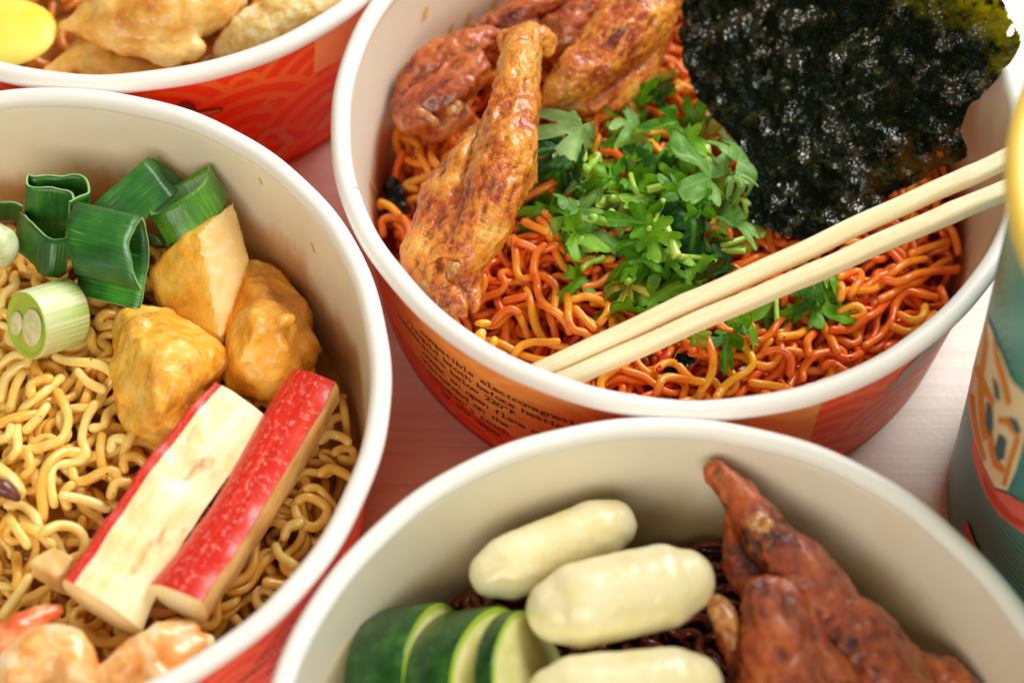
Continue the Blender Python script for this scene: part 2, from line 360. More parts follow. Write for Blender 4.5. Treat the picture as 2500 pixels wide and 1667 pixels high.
def lettering(b, s, a0, z0, adv, size, parent, mat=None, off=.0003):
    Vs, Fs, o = [], [], 0
    for k, ch in enumerate(s):
        if ch == ' ': continue
        if ch not in GLY: GLY[ch] = text_mesh(ch)
        V, F = GLY[ch]
        if not len(V): continue
        mn, mx = V[:, 0].min(), V[:, 0].max(); wd = max(mx-mn, .01); sx = min(1.15, .50/wd*1.12) if ch not in "il.'tfr°,/" else 1.15
        X = (V[:, 0]-(mn+mx)/2)*sx*size; Y = V[:, 1]*size
        bars = []
        if ch in 'il': bars = [(-.22, -.0, .24, .075), (-.20, (.46 if ch == 'i' else .64), .03, .075)]
        if ch == 'r': bars = [(-.24, 0, .16, .075)]
        for x0, y0, x1, h in bars:
            m = len(X); X = np.r_[X, np.array([x0, x1, x1, x0])*size]; Y = np.r_[Y, np.array([y0, y0, y0+h, y0+h])*size]; F = F+[[m, m+1, m+2, m+3]]
        ang = a0+(k+.5)*adv/.0705+X/.0705; Vs.append(on_cone(b, ang, z0+Y, off)); Fs += [[i+o for i in f] for f in F]; o += len(X)
    return part('lettering', np.vstack(Vs), Fs, mat or M_INK, parent, smooth=False)

bA, _ = bowl('A', 'back bowl filled with dumplings and a yellow yolk, red wave pattern outside', m_liner('liner_back', .030, (.62, .25, .05), .4, 3))
bB, _ = bowl('B', 'bowl of yellow noodles with leek rings, tofu puffs and red sticks', m_liner('liner_yellow', .0325, (.56, .25, .045), .75, 9))
bC, rimC = bowl('C', 'bowl of orange noodles with fried wings, cilantro and a seaweed sheet', m_liner('liner_orange', .0235, (.66, .17, .02), .9, 5, .0, .10))
bD, _ = bowl('D', 'front bowl of dark noodles with white rice cakes, zucchini and glazed wings', m_liner('liner_dark', .0290, (.72, .50, .17), .5, 1))
rad = math.radians
# overlap seam of the rolled rim, a thin paper step
def seam(b, ang, parent):
    q = np.linspace(rad(-70), rad(215), 26); Vv = []
    for da in (-.0016, .0016):
        for x in q:
            r = RR+(RTUBE+.00008)*math.cos(x); aa = ang+da+.006*math.sin(x); Vv.append((CEN[b][0]+r*math.cos(aa), CEN[b][1]+r*math.sin(aa), BH+(RTUBE+.00008)*math.sin(x)))
    i = np.arange(25); part('rim_seam', Vv, np.stack([i, i+1, 27+i, 26+i], 1), M_SEAM, parent)
seam('C', rad(196.5), rimC)
# ochre instruction panel with lettering on the centre bowl
top = .0465
lowz = lambda a: .0135+.0016*abs(math.sin(a*7))
th_ = np.radians(np.linspace(-172, -67.0, 130)); q_ = np.linspace(0, 1, 24)
Zl = np.array([lowz(x) for x in th_]); A_ = th_[:, None]-np.maximum(0, 0*q_[None]); A_ = A_-np.radians(np.linspace(0, 1, 130)[:, None]*1.6*q_[None]); Zg = Zl[:, None]+(top-Zl[:, None])*q_[None]
V = on_cone('C', A_.ravel(), Zg.ravel(), .00012); i = np.arange(129)[:, None]*24; j = np.arange(23)[None]
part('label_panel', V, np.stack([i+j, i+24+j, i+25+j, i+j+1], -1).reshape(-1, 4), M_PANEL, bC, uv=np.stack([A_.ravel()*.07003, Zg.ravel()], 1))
ADV = .00158
rows = [('compatible electromagnetic', -140.6, .0336), ('/liquid broth before heating', -145.4, .0299), ('temperature below 220°F.', -149.2, .0263), ('cover an open flame or', -141.9, .0221), ('unattended on the', -143.0, .0180), ("children's reach", -141.8, .0140), ('by the upper', -138.2, .0103)]
for s, a, z in rows: lettering('C', s, rad(a), z, ADV*(1.0 if z > .025 else .98), .0032, bC)
lettering('C', 't.', rad(-75.0), .0303, ADV, .003, bC)
for k, (s, a, z) in enumerate(rows): lettering('B', s, rad(a+100), z, ADV*.9, .0027, bB)
# grey splash drawing on the right of the centre bowl
sp = [(-53.5, .0285), (-52.5, .0318), (-50.6, .0322), (-50.8, .0345), (-48, .0375), (-44, .041), (-38, .043), (-34, .0425), (-36, .038), (-40, .034), (-44, .030), (-47, .0275), (-49.5, .025), (-50.2, .0275), (-52.2, .0262), (-51.7, .0285)]
decal('C', [(rad(a), z) for a, z in sp], M_GREY, bC, sub=2)
for q in [[(-47.5, .0355), (-46.2, .0368)], [(-44, .034), (-42.5, .0362)], [(-41.5, .0385), (-40, .040)], [(-51.6, .0272), (-50.6, .0288)]]: stroke('C', [(rad(a), z) for a, z in q], .0007, M_GREYL, bC)
# prints on the back bowl: pale patch, brush marks, small dome with a tan handle
decal('A', [(rad(-51.5), .0325), (rad(-38.2), .031), (rad(-37.6), .0475), (rad(-51.0), .0475)], M_PATCH, bA, name='peach_patch', sub=2)
for q, wd in [([(-66.0, .012), (-62.0, .0185), (-58.5, .0158)], .0022), ([(-59.5, .0150), (-57.5, .0105), (-61.5, .0062)], .0022), ([(-50.0, .0205), (-42, .0200)], .0024), ([(-44.5, .0200), (-47, .0135), (-51, .0085)], .0024)]:
    stroke('A', [(rad(a), z) for a, z in q], wd, M_PALE, bA)
for cxa, cz in ((-62.6, .0285), (-60.8, .0300)): stroke('A', [(rad(cxa+1.1*math.cos(x)), cz+.0013*math.sin(x)) for x in np.linspace(0, 5.6, 12)], .0006, M_PALE, bA)
decal('A', [(rad(-78.6+.45*0), .0352)]+[(rad(-76.6+2.0*math.cos(x)), .0355+.0042*math.sin(x)) for x in np.linspace(0, math.pi, 14)], M_DKB, bA, name='dome_print', off=.00028)
decal('A', [(rad(-82), .0362), (rad(-74), .0352), (rad(-70.4), .0345), (rad(-69.9), .0335), (rad(-70.6), .0325), (rad(-76), .0315), (rad(-82), .031)], M_DKB, bA, name='handle_outline', off=.00020)
decal('A', [(rad(-82), .0355), (rad(-74), .0346), (rad(-70.8), .0340), (rad(-70.3), .0335), (rad(-70.9), .0330), (rad(-76), .0321), (rad(-82), .0316)], M_TAN, bA, name='handle_print', off=.00032)

def on_inner(b, ang, z, off=0.):
    s_ = (z-.006)/(BH-.0055); r = RB-.0012+(RT-RB+.0012)*s_-off; return np.stack([CEN[b][0]+r*np.cos(ang), CEN[b][1]+r*np.sin(ang), z+0*ang], -1)
def hit_in(b, x, y):
    d = ray(x, y); z = np.linspace(.056, .004, 1500); p = CAM+d*((z-ZC)/d[2])[:, None]; c = np.array(CEN[b]); inn = np.hypot(*(p[:, :2]-c).T) < RB-.0012+(RT-RB+.0012)*(z-.006)/(BH-.0055)
    k = np.nonzero(inn[:-1] & ~inn[1:])[0]; i = k[-1] if len(k) else 0; return math.atan2(p[i, 1]-c[1], p[i, 0]-c[0]) % (2*math.pi), z[i]
M_DRO = flat('orange_drip', (.84, .50, .14), .35); M_DRB = flat('brown_fleck', (.52, .26, .07), .35)
for b, rt_, m, wd, pts in [('C', bC, M_DRO, .0013, [(978, 16), (974, 46)]), ('C', bC, M_DRO, .0010, [(1038, 55), (1032, 92), (1034, 128)]), ('C', bC, M_DRO, .0013, [(1078, 30), (1072, 70)]), ('C', bC, M_DRO, .0010, [(1136, -6), (1132, 30)]), ('C', bC, M_DRO, .0008, [(848, 415), (862, 440), (872, 478)]), ('C', bC, M_DRO, .0009, [(866, 470), (874, 505), (880, 520)]),
    ('B', bB, M_DRO, .0006, [(597, 409), (602, 424)]), ('B', bB, M_DRO, .0007, [(716, 556), (724, 580)]), ('B', bB, M_DRO, .0004, [(690, 600), (693, 606)])]:
    stroke(b, [hit_in(b, x, y) for x, y in pts], wd, m, rt_, .00025, 'sauce_drip', on_inner)

# ---------------------------------------------------------------- noodles: strands are laid one on another over a height map
G, CELL = 300, .0005
class Pile:
    def __init__(s, b, level, centre, rlim, wob=.004, seed=0):
        s.c = np.array(CEN[b]); s.rl = rlim; g = (np.arange(G)-G/2)*CELL; X, Y = np.meshgrid(g, g, indexing='ij'); rr = np.hypot(X, Y)/rlim
        s.h = level+(centre-level)*np.clip(1-rr**2, 0, 1)-.0080; s.h += wob*fbm(np.stack([X.ravel(), Y.ravel(), 0*X.ravel()], 1), 45, seed, 2).reshape(G, G); s.top = s.h+.0080
    def ix(s, xy): return np.clip(((xy-s.c)/CELL+G/2).round().astype(int), 1, G-2)
    def at(s, xy):
        i = s.ix(np.atleast_2d(xy)); return s.h[i[:, 0], i[:, 1]]
    def lay(s, xy, r, slope=.55, commit=True, cap=None):
        i = s.ix(xy); k = int(r/CELL)+1; z = np.full(len(xy), -1.)
        offs = [(a, b) for a in range(-k, k+1) for b in range(-k, k+1) if math.hypot(a, b)*CELL <= r*1.02]
        for a, b in offs:
            d2 = (math.hypot(a, b)*CELL)**2; q = s.h[np.clip(i[:, 0]+a, 0, G-1), np.clip(i[:, 1]+b, 0, G-1)]+math.sqrt(max(r*r-d2, 0)); z = np.maximum(z, q)
        ds = np.r_[0, np.cumsum(np.linalg.norm(np.diff(xy, axis=0), axis=1))]
        z = (z[None, :]-slope*np.abs(ds[:, None]-ds[None, :])).max(1)
        for _ in range(3): z = np.r_[z[0], (z[:-2]+2*z[1:-1]+z[2:])/4, z[-1]]
        if cap is not None:
            q = z-s.top[i[:, 0], i[:, 1]]
            if q.mean() > (cap*.45 if cap > 0 else cap) or q.max() > max(cap*1.8, .0012): return None
        if commit:
            for a, b in offs:
                d2 = (math.hypot(a, b)*CELL)**2; ii, jj = np.clip(i[:, 0]+a, 0, G-1), np.clip(i[:, 1]+b, 0, G-1); np.maximum.at(s.h, (ii, jj), z+math.sqrt(max(r*r-d2, 0)))
        return z
    def drop(s, px, py, lift=0.):
        z = .025
        for _ in range(6): z = .5*z+.5*(s.at(P(px, py, z)[:2])[0]+lift)
        return P(px, py, z)
def inframe(p, mg=150):
    d = p-CAM; zz = d@FWD; x = 1250+FPX*(d@RGT)/zz; y = 833.5-FPX*(d@UPV)/zz
    return ((x > -mg) & (x < 2500+mg) & (y > -mg) & (y < 1667+mg)).any()
def wavy(start, th, L, A, lam, ph, c, rlim, bend):
    ds = .0009; n = int(L/ds); p = np.array(start, float); out = [p.copy()]; tb = th
    for k in range(n):
        d = p-c; rr = np.hypot(*d)
        if rr > rlim*.82:
            hx = math.cos(tb)*d[0]+math.sin(tb)*d[1]
            if hx > -.2*rr: tb += (1 if math.cos(tb)*d[1]-math.sin(tb)*d[0] < 0 else -1)*ds*110
        tb += bend*ds
        u = k*ds/lam; a = tb+A*(.7+.5*math.sin(u*1.7+ph*2))*math.sin(2*math.pi*(u+.16*math.sin(u*2.3+ph))+ph); p = p+ds*np.array([math.cos(a), math.sin(a)]); d = p-c; rr = np.hypot(*d)
        if rr > rlim: p = c+d/rr*rlim
        out.append(p.copy())
    return np.array(out)
def noodles(b, n, r, level, centre, mat, sauce, label, flow, seed, traced, A=(.75, 1.55), lam=(.0090, .0150), wob=.005, rlim=.0645):
    R = np.random.default_rng(seed); pl = Pile(b, level, centre, rlim, wob, seed); c = pl.c
    rt = root('noodles', (c[0], c[1], .005), label, 'noodles'); strands = []; made = 0
    g = np.linspace(-.0665, .0665, 60); X, Y = np.meshgrid(g, g, indexing='ij'); rr = np.hypot(X, Y); k = np.minimum(1, .0665/np.maximum(rr, 1e-6)); k = np.where(rr > .066, k, 1)
    xy = np.stack([(X*k).ravel()+c[0], (Y*k).ravel()+c[1]], 1); i = np.arange(59)[:, None]*60+np.arange(59)[None]
    part('sauce', np.column_stack([xy, pl.at(xy)-.0003]), np.stack([i, i+60, i+61, i+1], -1).reshape(-1, 4), sauce, rt)
    bulk = []; tb_ = 0
    while len(bulk) < int(n*1.25) and tb_ < n*12:
        tb_ += 1; q = c+R.uniform(-rlim, rlim, 2)
        if np.hypot(*(q-c)) > rlim or not inframe(np.array([[q[0], q[1], .02]]), 1100): continue
        w_ = wavy(q, flow+R.normal(0, 1.2), R.uniform(.03, .07), R.uniform(*A), R.uniform(*lam), R.uniform(0, 6.28), c, rlim, R.normal(0, 20)); z = pl.lay(w_, r, cap=-.0006)
        if z is not None: bulk.append(tube(np.column_stack([w_, z]), r, 7))
    if bulk: part('noodle_mass', *join(*bulk), mat, rt)['kind'] = 'stuff'
    tries = 0
    while made < n and tries < n*30:
        tries += 1; q = c+R.uniform(-rlim, rlim, 2)
        if np.hypot(*(q-c)) > rlim or not inframe(np.array([[q[0], q[1], .03]]), 260): continue
        th = flow+R.normal(0, .9); L = R.uniform(.045, .100); AA = R.uniform(*A); lm = R.uniform(*lam); ph = R.uniform(0, 6.28); bd = R.normal(0, 18)
        for m in range(R.integers(2, 6)):
            w_ = wavy(q+m*2.1*r*np.array([-math.sin(th), math.cos(th)])+R.normal(0, .0006, 2), th+R.normal(0, .05), L*R.uniform(.8, 1.1), AA, lm, ph+R.normal(0, .12), c, rlim, bd)
            if len(w_) < 5: continue
            z = pl.lay(w_, r, cap=.0022)
            if z is None: continue
            C3 = np.column_stack([w_, z])
            rv = r*R.uniform(.88, 1.10)*(1+.08*np.sin(np.arange(len(C3))*R.uniform(.25, .5)+R.uniform(0, 6)))
            part('noodle_strand', *tube(C3, rv, 9, True, .9), mat, rt); made += 1
    for tr in traced:
        z = np.full(len(tr), centre)
        tr = np.asarray(tr, float)
        for _ in range(3):
            C3 = np.array([P(x, y, zz) for (x, y), zz in zip(tr, z)]); xy = resample(smooth_path(C3[:, :2], len(tr)*8), .0009)
            zz = pl.lay(xy, r, .45, False); z = np.interp(np.linspace(0, 1, len(tr)), np.linspace(0, 1, len(zz)), zz)
        d = xy-c; rr = np.hypot(d[:, 0], d[:, 1]); xy = c+d*np.minimum(1, (rlim+.0012)/np.maximum(rr, 1e-6))[:, None]
        zz = pl.lay(xy, r, .45); C3 = np.column_stack([xy, zz+.0002]); rv = r*1.03*(1+.06*np.sin(np.arange(len(C3))*.35+R.uniform(0, 6)))
        part('noodle_strand', *tube(C3, rv, 10), mat, rt)
    return rt, pl
def cvt(l, ox, oy, k): return [[((ox+x/k)/1.06293, (oy+y/k)/1.06293) for x, y in s] for s in l]
trC = cvt([[(20, 400), (40, 600), (50, 720), (110, 800), (230, 760), (350, 790), (420, 870), (410, 1000), (400, 1090)],
 [(300, 130), (390, 260), (440, 420), (520, 540), (640, 610), (820, 590), (950, 600)], [(260, 190), (340, 330), (400, 480), (490, 600), (620, 680)],
 [(60, 440), (150, 470), (250, 510), (420, 470)], [(300, 540), (230, 600), (210, 720), (240, 840), (260, 960), (330, 1090), (440, 1180), (530, 1280), (545, 1360)],
 [(140, 860), (180, 980), (220, 1100), (330, 1230), (430, 1300), (530, 1340)], [(520, 950), (540, 1060), (540, 1180), (590, 1260), (690, 1290), (760, 1350)],
 [(590, 990), (700, 960), (820, 990), (920, 1060), (900, 1130), (840, 1200)], [(0, 1060), (60, 1130), (110, 1240), (150, 1350)],
 [(30, 1500), (90, 1430), (200, 1390), (330, 1400), (430, 1390)], [(610, 1080), (700, 1180), (780, 1260)], [(-60, 1000), (40, 980), (120, 960)],
 [(-180, 1180), (-90, 1090), (0, 1040), (60, 1060)], [(120, 250), (220, 300), (330, 350)]], 1250, 480, 3.92)
trC += cvt([[(300, 810), (350, 900), (370, 1000), (350, 1100), (290, 1190)], [(520, 840), (600, 940), (620, 1020), (560, 1080), (440, 1160), (390, 1230)],
 [(10, 1050), (60, 1010), (130, 1010), (190, 1080), (260, 1130)], [(10, 1190), (50, 1120), (130, 1100), (300, 1130)], [(700, 940), (800, 930), (860, 980), (860, 1080)],
 [(620, 1120), (720, 1140), (830, 1170)], [(940, 1110), (950, 1020), (1030, 950), (1120, 940), (1220, 980), (1310, 940), (1300, 900)], [(1080, 1030), (1120, 1000), (1180, 1030), (1240, 1070)],
 [(1060, 760), (1110, 840), (1160, 940)], [(1180, 680), (1280, 650), (1330, 690), (1280, 730), (1180, 740)], [(1130, 800), (1260, 790), (1400, 720), (1470, 620), (1560, 570), (1700, 560), (1800, 600)],
 [(1340, 900), (1440, 830), (1510, 740), (1530, 640), (1600, 590), (1680, 590), (1790, 610)], [(1480, 880), (1540, 850), (1600, 860)], [(1520, 780), (1600, 800), (1700, 770), (1780, 700)],
 [(1240, 560), (1340, 530), (1450, 450), (1560, 420)], [(1210, 590), (1360, 570), (1450, 500), (1600, 370), (1720, 340)], [(1440, 600), (1560, 530), (1680, 480), (1790, 380), (1880, 330)],
 [(1460, 480), (1570, 490), (1680, 450), (1830, 420), (1960, 420)], [(1770, 200), (1810, 160), (1880, 160), (1910, 220), (1940, 290)], [(1150, 500), (1190, 540), (1180, 600)],
 [(1560, 700), (1640, 740), (1700, 720), (1720, 650)], [(1820, 540), (1840, 590), (1860, 640)], [(1180, 460), (1290, 420), (1310, 480), (1250, 560)], [(1640, 300), (1720, 280), (1860, 220)],
 [(180, 850), (210, 900), (240, 930)], [(800, 840), (900, 830), (960, 800)], [(980, 950), (970, 870), (1010, 820)]], 1600, 500, 2.613)
trC += cvt([[(340, 1500), (330, 1420), (400, 1380), (480, 1390), (520, 1470), (500, 1560)], [(270, 1330), (320, 1290), (390, 1310), (450, 1370)], [(740, 1070), (640, 1110), (520, 1150), (490, 1190), (560, 1230)],
 [(400, 850), (460, 1000), (560, 1070), (680, 1090)], [(430, 1200), (440, 1120), (480, 1060)], [(680, 920), (660, 1000), (700, 1060)], [(480, 870), (580, 920), (600, 1000), (650, 1060)],
 [(500, 1290), (560, 1260), (620, 1280)], [(1700, 850), (1720, 760), (1800, 740)], [(1740, 980), (1820, 970), (1880, 1040), (1880, 1150)], [(880, 1760), (930, 1750), (960, 1780)], [(980, 1860), (1000, 1800), (990, 1770)]], 800, 0, 2.613)
nC, plC = noodles('C', 235, .00089, .0195, .0285, M_NC, M_SC, 'tangle of orange sauced wavy noodles under the wings and cilantro', .45, 11, trC)
trB = cvt([[(330, 370), (230, 460), (130, 530), (95, 640), (100, 760), (60, 810)], [(320, 450), (360, 530), (370, 620), (330, 710), (200, 740), (150, 760), (170, 850), (130, 900)],
 [(520, 530), (470, 600), (450, 700), (470, 790), (380, 840), (300, 870), (280, 960), (300, 1060)], [(420, 760), (340, 770), (250, 860), (220, 960), (230, 1070), (230, 1130)], [(560, 690), (550, 780), (570, 900)],
 [(610, 760), (620, 710), (690, 710), (680, 800)], [(410, 910), (430, 970), (510, 990), (650, 960), (670, 1020)], [(740, 720), (720, 800)], [(700, 930), (700, 880), (760, 850), (820, 880)],
 [(40, 1050), (120, 1060), (190, 1120), (210, 1180)], [(130, 1200), (220, 1230), (290, 1300)], [(240, 1210), (320, 1170), (410, 1180), (460, 1240), (450, 1320), (400, 1350)], [(390, 960), (350, 1010), (370, 1070)],
 [(380, 1100), (500, 1110), (600, 1130)], [(90, 1230), (150, 1310), (190, 1370)], [(90, 1340), (100, 1440), (90, 1500)], [(430, 330), (480, 390), (560, 430)], [(310, 260), (450, 290), (570, 310), (650, 380)],
 [(10, 480), (40, 380), (100, 330), (160, 290), (140, 250), (80, 240), (20, 280), (-30, 320)], [(60, 540), (90, 450), (140, 390)], [(170, 450), (170, 400), (230, 370), (270, 370)], [(0, 610), (100, 580), (220, 560)],
 [(640, 520), (590, 560), (570, 630), (510, 640)], [(640, 1100), (660, 1040), (720, 1010)], [(150, 650), (220, 600), (260, 540)], [(-20, 700), (40, 690), (60, 640)]], 0, 760, 2.24)
trB += cvt([[(2140, 110), (2170, 80), (2230, 70), (2260, 110), (2240, 150), (2180, 140)], [(2050, 230), (2110, 200), (2200, 230), (2230, 260)], [(1960, 330), (2030, 340), (2120, 440)],
 [(1880, 430), (1900, 510), (1980, 570), (2060, 540), (2090, 470), (2040, 420), (1960, 390), (1900, 410)], [(1820, 650), (1850, 590), (1920, 580)], [(1760, 700), (1790, 760), (1880, 820)], [(1700, 920), (1780, 910), (1840, 890)],
 [(30, 1130), (110, 1050), (160, 960), (180, 900)], [(540, 1230), (620, 1300), (720, 1310), (800, 1280)], [(2040, 20), (2100, -20), (2180, 0), (2220, 30)]], 0, 1067, 2.613)
nB, plB = noodles('B', 240, .00102, .0165, .0250, M_NB, M_SB, 'tangle of yellow wavy noodles beside the red skinned sticks', .9, 23, trB, lam=(.0095, .0155), A=(.85, 1.6))
nD, plD = noodles('D', 130, .00110, .0175, .0265, M_ND, M_SD, 'dark brown glossy noodles beneath the white rice cakes', .3, 31, [])
nA, plA = noodles('A', 45, .0011, .030, .036, M_NA, M_SB, 'amber noodles behind the yellow yolk in the back bowl', .2, 41, [])
# ---------------------------------------------------------------- fried chicken wings
def K(l, ox, oy, k, z=None):          # crop coordinates to picture coordinates
    return [((ox+q[0]/k)/1.06293, (oy+q[1]/k)/1.06293)+tuple(q[2:]) for q in l]
CH = [(120, .0010, 3, ''), (260, .00028, 5, 'ridge'), (800, .00016, 8, 'bub'), (1600, .00010, 9, '')]
def wing(name, prims, mat, label, group, vox=.00055, parts=(), disp=CH, iters=3):
    V, F = fuse(prims, vox, iters); c = V.mean(0); ax = np.linalg.eigh(np.cov((V-c).T))[1][:, -1]
    V = V+np.stack([fbm(V, 100, 50+k, 2) for k in range(3)], 1)*.0011; N = normals(V, F); Q = V-((V-c)@ax)[:, None]*ax*.5
    r1 = 1-2*np.abs(fbm(Q, 260, 61, 3)); r2 = 1-2*np.abs(fbm(V, 330, 62, 2)); cr = np.maximum(fbm(V, 750, 63, 3), -.2); V = V+N*(r1*.00040+r2*.00022+cr*.00022+fbm(V, 1700, 64, 2)*.00010)[:, None]
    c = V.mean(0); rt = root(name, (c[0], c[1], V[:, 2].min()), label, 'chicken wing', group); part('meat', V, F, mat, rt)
    for nm, pr, m, d in parts:
        V, F = lump(pr, .0004, 2, d)
        part(nm, V-np.array([0, 0, .0010]), F, m, rt)
    return rt
KN = [(380, .0004, 2, ''), (1200, .00015, 6, 'ridge')]
gw = 'fried chicken wings in the orange noodle bowl'
wing('chicken_wing', [bone([(1220, 95, .0495, 3.2), (1202, 150, .050, 4.4), (1178, 250, .050, 5.4), (1158, 350, .049, 6.6), (1138, 440, .047, 6.8), (1108, 520, .045, 6.2), (1065, 590, .042, 5.2), (1040, 640, .040, 4.4)], 30),
  bone([(1120, 300, .044, 3.2), (1075, 380, .044, 4.6), (1025, 460, .042, 5.2), (985, 540, .040, 4.8), (960, 600, .039, 3.6), (955, 640, .039, 2.8)], 26), bone([(1120, 420, .044, 5), (1060, 520, .042, 5.5), (1010, 600, .039, 5)], 16),
  bone([(990, 600, .040, 3.6), (1010, 650, .040, 4.2), (1040, 690, .040, 3.2), (1080, 722, .040, 1.1)], 16, ), bone([(1075, 600, .040, 3.2), (1080, 660, .039, 2.6), (1100, 700, .039, 1.2)], 12), bone([(975, 640, .0395, 3.0), (1000, 690, .040, 2.2), (1050, 715, .0405, 1.6)], 12),
  bone([(1228, 78, .0500, 2.4), (1256, 98, .0488, 2.6), (1262, 118, .0480, 1.8)], 10), bone([(1200, 82, .049, 2.2), (1178, 95, .0485, 2.2), (1172, 120, .048, 1.6)], 10), bone([(1218, 72, .0505, 1.4), (1236, 62, .0505, 1.2)], 6)], M_CG, 'long golden fried wing slanting down to the front rim, broken joint lowest', gw,
  parts=[('bone_end', [bone([(1036, 600, .0465, 1.0), (1046, 612, .0462, 1.5), (1040, 628, .0450, 1.2)], 10)], M_BONE, KN), ('bone_end', [bone([(975, 650, .0420, 1.7), (985, 664, .0420, 1.6)], 8)], M_BONE, KN),
         ('skin_flap', [bone([(985, 590, .0455, 1.0), (1020, 568, .0470, 1.5), (1060, 575, .0480, 1.2), (1075, 560, .048, .8)], 16, 10, .5)], M_CG, CH[1:])])
wing('chicken_wing', [bone([(945, 265, .0285, 4.0), (985, 235, .0315, 5.2), (1030, 210, .0330, 5.2), (1080, 165, .0345, 4.6)], 18), bone([(930, 200, .030, 2.6), (985, 150, .033, 4.2), (1050, 125, .035, 3.8), (1125, 85, .037, 2.6)], 18),
  bone([(1000, 280, .027, 4.2), (1065, 270, .029, 3.4)], 8), bone([(925, 215, .028, 2.8), (930, 270, .027, 3.0)], 8)], M_CD, 'dark fried wing with a curled knobbly joint against the inner left wall', gw,
  parts=[('bone_end', [bone([(962, 252, .0345, 1.2), (985, 262, .0350, 1.1), (1003, 280, .0335, 1.0)], 14)], M_BONE, KN), ('bone_end', [bone([(1040, 250, .0360, 1.5), (1054, 240, .0355, 1.4)], 8)], M_BONE, KN)])
wing('chicken_wing', [bone([(1270, 235, .0330, 2.4), (1300, 200, .0360, 4.2), (1350, 150, .0385, 6.4), (1420, 90, .0400, 7.4), (1480, 30, .0405, 7.0), (1535, -50, .0400, 6.4)], 26), bone([(1290, 260, .030, 3.0), (1370, 215, .031, 5.0), (1450, 165, .031, 5.2), (1500, 90, .032, 4.6)], 18),
  bone([(1440, 45, .040, 6.8), (1500, 20, .0395, 5.5)], 8)], M_CG, 'broad orange gold fried wing leaning toward the seaweed sheet', gw)
wing('chicken_wing', [bone([(1075, 92, .0335, 1.6), (1130, 60, .0345, 2.6), (1190, 25, .036, 3.6), (1260, -10, .037, 4.2), (1330, -70, .037, 4.6)], 20), bone([(1230, 90, .0330, 3.6), (1300, 75, .0350, 4.6), (1350, 20, .0370, 5.0), (1390, -50, .037, 4.6)], 18),
  bone([(1140, 85, .032, 2.6), (1210, 60, .034, 3.4)], 8)], M_CD, 'red brown fried wing at the top behind the long golden wing', gw)
gd = 'glazed chicken pieces in the dark noodle bowl'
wing('chicken_wing', [bone([(1650, 1092, .0445, 3.0), (1690, 1140, .0440, 3.9), (1735, 1205, .0425, 4.6), (1795, 1275, .041, 5.6), (1860, 1345, .040, 6.4), (1930, 1440, .038, 7.0), (2010, 1540, .036, 7.0), (2080, 1640, .034, 7)], 34),
  bone([(1680, 1130, .041, 2.6), (1700, 1230, .038, 3.6), (1720, 1310, .035, 4.2), (1790, 1370, .033, 5)], 16), bone([(1960, 1400, .036, 4.2), (2030, 1490, .034, 5), (2110, 1590, .031, 5)], 16)],
  M_CR, 'tall glazed wing rising against the back wall of the front bowl', gd, .0008, parts=[('skin_bump', [bone([(1732, 1190, .0472, 1.5), (1752, 1178, .0472, 1.4), (1765, 1200, .0466, 1.6), (1738, 1208, .0468, 1.3)], 10)], M_BONE, KN)])
wing('chicken_wing', [bone([(1735, 1365, .0425, 3.6), (1760, 1420, .0430, 5.2), (1790, 1500, .042, 7.0), (1830, 1590, .040, 8), (1860, 1680, .038, 8)], 24), bone([(1815, 1365, .0425, 3.2), (1845, 1440, .0415, 4.0), (1885, 1530, .040, 5), (1920, 1640, .038, 6)], 18),
  bone([(1680, 1440, .038, 3.2), (1730, 1520, .038, 5), (1780, 1620, .037, 6)], 14), bone([(1740, 1350, .043, 2.4), (1780, 1350, .0435, 2.2), (1820, 1358, .043, 2.2)], 10)], M_CR, 'broad glazed wing piece lowest in the front bowl with a pale stub', gd, .0008,
  parts=[('bone_end', [bone([(1648, 1380, .0400, 1.8), (1668, 1420, .0405, 2.6), (1690, 1465, .0400, 2.4)], 14)], M_BONE, KN)])
wing('chicken_wing', [bone([(2060, 1560, .0300, 3.0), (2120, 1545, .0300, 4.2), (2190, 1570, .029, 4.6), (2240, 1640, .028, 4.6)], 14)], M_CD, 'small dark browned piece at the lower right of the front bowl', gd)

# ---------------------------------------------------------------- seaweed sheet
t = NT('seaweed'); v = t.co(); uvs = t.n('ShaderNodeSeparateXYZ', [t.co('UV')]); uu, vv = uvs.outputs[0], uvs.outputs[1]
n1 = t.noise(v, 420, 4, .65); base = t.ramp(n1, [(.40, (.004, .006, .004)), (.56, (.006, .010, .004)), (.66, (.030, .028, .007)), (.78, (.12, .11, .025))])
edge = t.lin(t.math('ADD', t.math('ADD', uu, t.math('MULTIPLY', vv, .55)), t.math('MULTIPLY', t.noise(v, 60, 4), .5)), 1.40, 1.66); edge = t.math('MULTIPLY', edge, t.lin(t.noise(v, 210, 4, .65), .36, .54))
amber = t.lin(t.noise(v, 70, 3), .56, .70); col = t.mix(t.math('MULTIPLY', amber, t.math('MULTIPLY', t.lin(uu, .45, .8), .55)), base, (.22, .085, .008)); col = t.mix(edge, col, (.40, .36, .01))
t.set(Base_Color=col, Roughness=t.lin(t.noise(v, 260, 2), .38, .56, .34, .05), Specular_IOR_Level=t.lin(t.noise(v, 170, 3), .50, .62, .02, 1.0))
h = t.math('ADD', t.noise(v, 330, 2, .5), t.math('MULTIPLY', t.noise(v, 800, 1, .5), .25)); t.bump(h, 1.0, .0021)
tr = t.n('ShaderNodeBsdfTranslucent', [(.55, .50, .01, 1)]); mx = t.n('ShaderNodeMixShader', {0: t.math('MULTIPLY', edge, .6)}); t.t.links.new(t.b.outputs[0], mx.inputs[1]); t.t.links.new(tr.outputs[0], mx.inputs[2]); t.t.links.new(mx.outputs[0], t.out.inputs[0]); M_NORI = t.m
